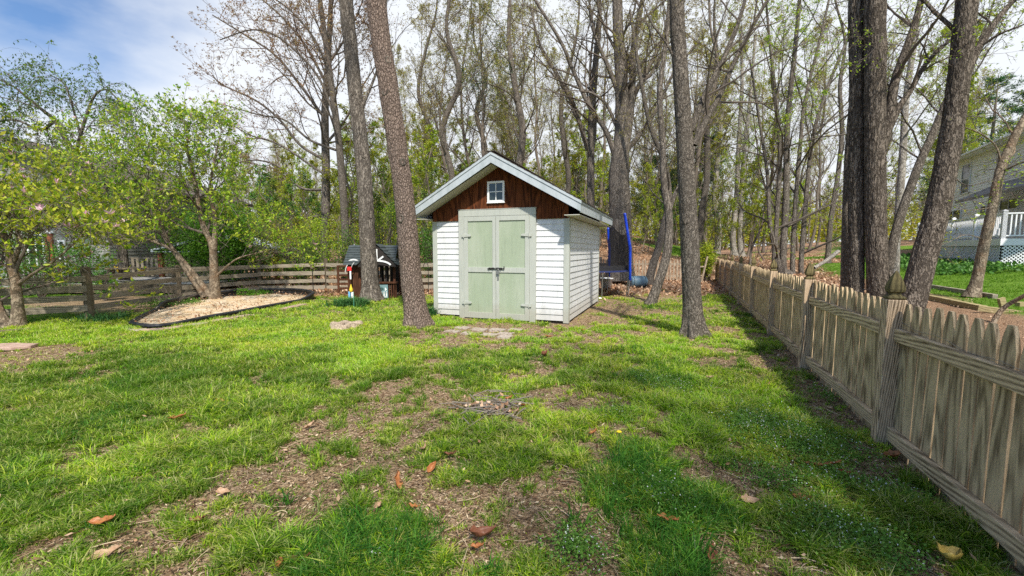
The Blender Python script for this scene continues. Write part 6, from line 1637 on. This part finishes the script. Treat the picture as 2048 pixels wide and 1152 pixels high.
sow('st', 18, 1400, 1800, 24, 44, .7, 1.15, 1.5); sow('t', 5, 1780, 1960, 34, 44, .9, 1.2, 1.5)
for px, D, k, s in [(1320, 36, 'q', .8), (1350, 44, 'q', 1.0), (1410, 42, 'p', 1.0), (1290, 48, 'q', 1.0), (1150, 44, 'q', .8), (1205, 50, 'q', .9), (1500, 50, 'p', .8), (1560, 55, 'p', .8), (1960, 44, 'p', 1.25), (2020, 46, 'p', 1.2), (1905, 46, 'p', 1.1), (2090, 42, 'p', 1.1), (1860, 52, 'q', 1.3), (925, 46, 'q', .8), (540, 46, 'q', .9), (-120, 36, 'p', .9), (-300, 30, 'p', .9), (60, 44, 'q', .9)]:
    q = P(px, 500, D); put(k, q[0], q[1], s)
for px, D, k, s in [(-60, 40, 'c', .45), (30, 38, 'c', .4), (120, 42, 'c', .42), (220, 45, 'c', .45), (310, 48, 'c', .5), (400, 52, 'c', .5), (450, 50, 'd', .5)]:
    q = P(px, 500, D); put(k, q[0], q[1], s)
# the far wood reads as one mass
mb = MB(); rng = np.random.default_rng(200)
nT = 400; az = rng.uniform(-1.15, 1.0, nT); Dd = rng.uniform(85, 130, nT); x = Dd * np.tan(az * .82) ; y = Dd
h = rng.uniform(11, 17, nT) * np.where(x < -50, .55, 1) * np.where((x < -35) & (x >= -50), .8, 1)
z = H(x, y)
base = np.stack([x, y, z], 1)
PPs = np.stack([base + np.stack([rng.normal(0, .15, nT) * i, rng.normal(0, .15, nT) * i, h * i / 6], 1) for i in range(7)], 1)
RRs = np.linspace(.22, .04, 7)[None] * rng.uniform(.7, 1.3, (nT, 1)); mb.tubes(PPs, RRs, 5, 0)
A, B = sprout(rng, PPs, RRs, 16, 3.6, .7, 6, .12, .07, tmin=.2, rr=.5, rmin=.02); mb.tubes(A, B, 3, 0)
A, B = sprout(rng, A, B, 9, 1.8, .7, 5, .12, .05, tmin=.15, rr=.6, rmin=.016); mb.tubes(A, B, 3, 0)
C = along(rng, A, 2, .2, .2); C = C[rng.random(len(C)) < .5]; leaves(rng, mb, C, .28, 1, .4, .7)
n = 70000; a2 = rng.uniform(-1.15, 1.0, n); D2 = rng.uniform(80, 125, n); xx = D2 * np.tan(a2 * .82); zz = rng.gamma(2, 2.1, n)
leaves(rng, mb, np.stack([xx, D2, H(xx, D2) + zz], 1),   .62, 2, .4, .7)
tag(obj('far_wood', mb, [M['bark_far'], M['bud'], M['leaf_yg']]), 'distant mass of bare and budding woodland closing the view behind the yard', 'wood', kind='stuff')
# unseen leafy tree, added behind the camera to shade the near grass
rng = np.random.default_rng(300)
T = thing('added_shade_tree', (3.6, -4.6, 0), 0, 'unseen broad tree added behind the camera for shade', 'tree')
mb, Q, r = trunk_mb(rng, np.array([(0, 0, 0), (-.2, .2, 3), (-.6, .6, 6), (-.8, .8, 9)]), [.32, .26, .16, .05], 50, 20, .5)
A, B = sprout(rng, resample(Q, 30)[None], np.interp(np.linspace(0, 1, 30), np.linspace(0, 1, len(r)), r)[None], 20, 4.4, 1.15, 10, .1, .02, tmin=.5, rr=.5, lfall=.4); mb.tubes(A, B, 8, 0); obj('trunk', mb, M['bark_grey'], T, smooth=True)
mc = MB(); A, B = sprout(rng, A, B, 9, 1.8, .75, 7, .12, .03, tmin=.15, rr=.5); mc.tubes(A, B, 4, 0); A, B = sprout(rng, A, B, 6, .8, .75, 5, .12, .02, tmin=.15, rr=.6); mc.tubes(A, B, 3, 0)
leaves(rng, mc, along(rng, A, 4, .05, .1), .10, 1, .5, .6); obj('crown', mc, [M['twig'], M['leaf_gr']], T)
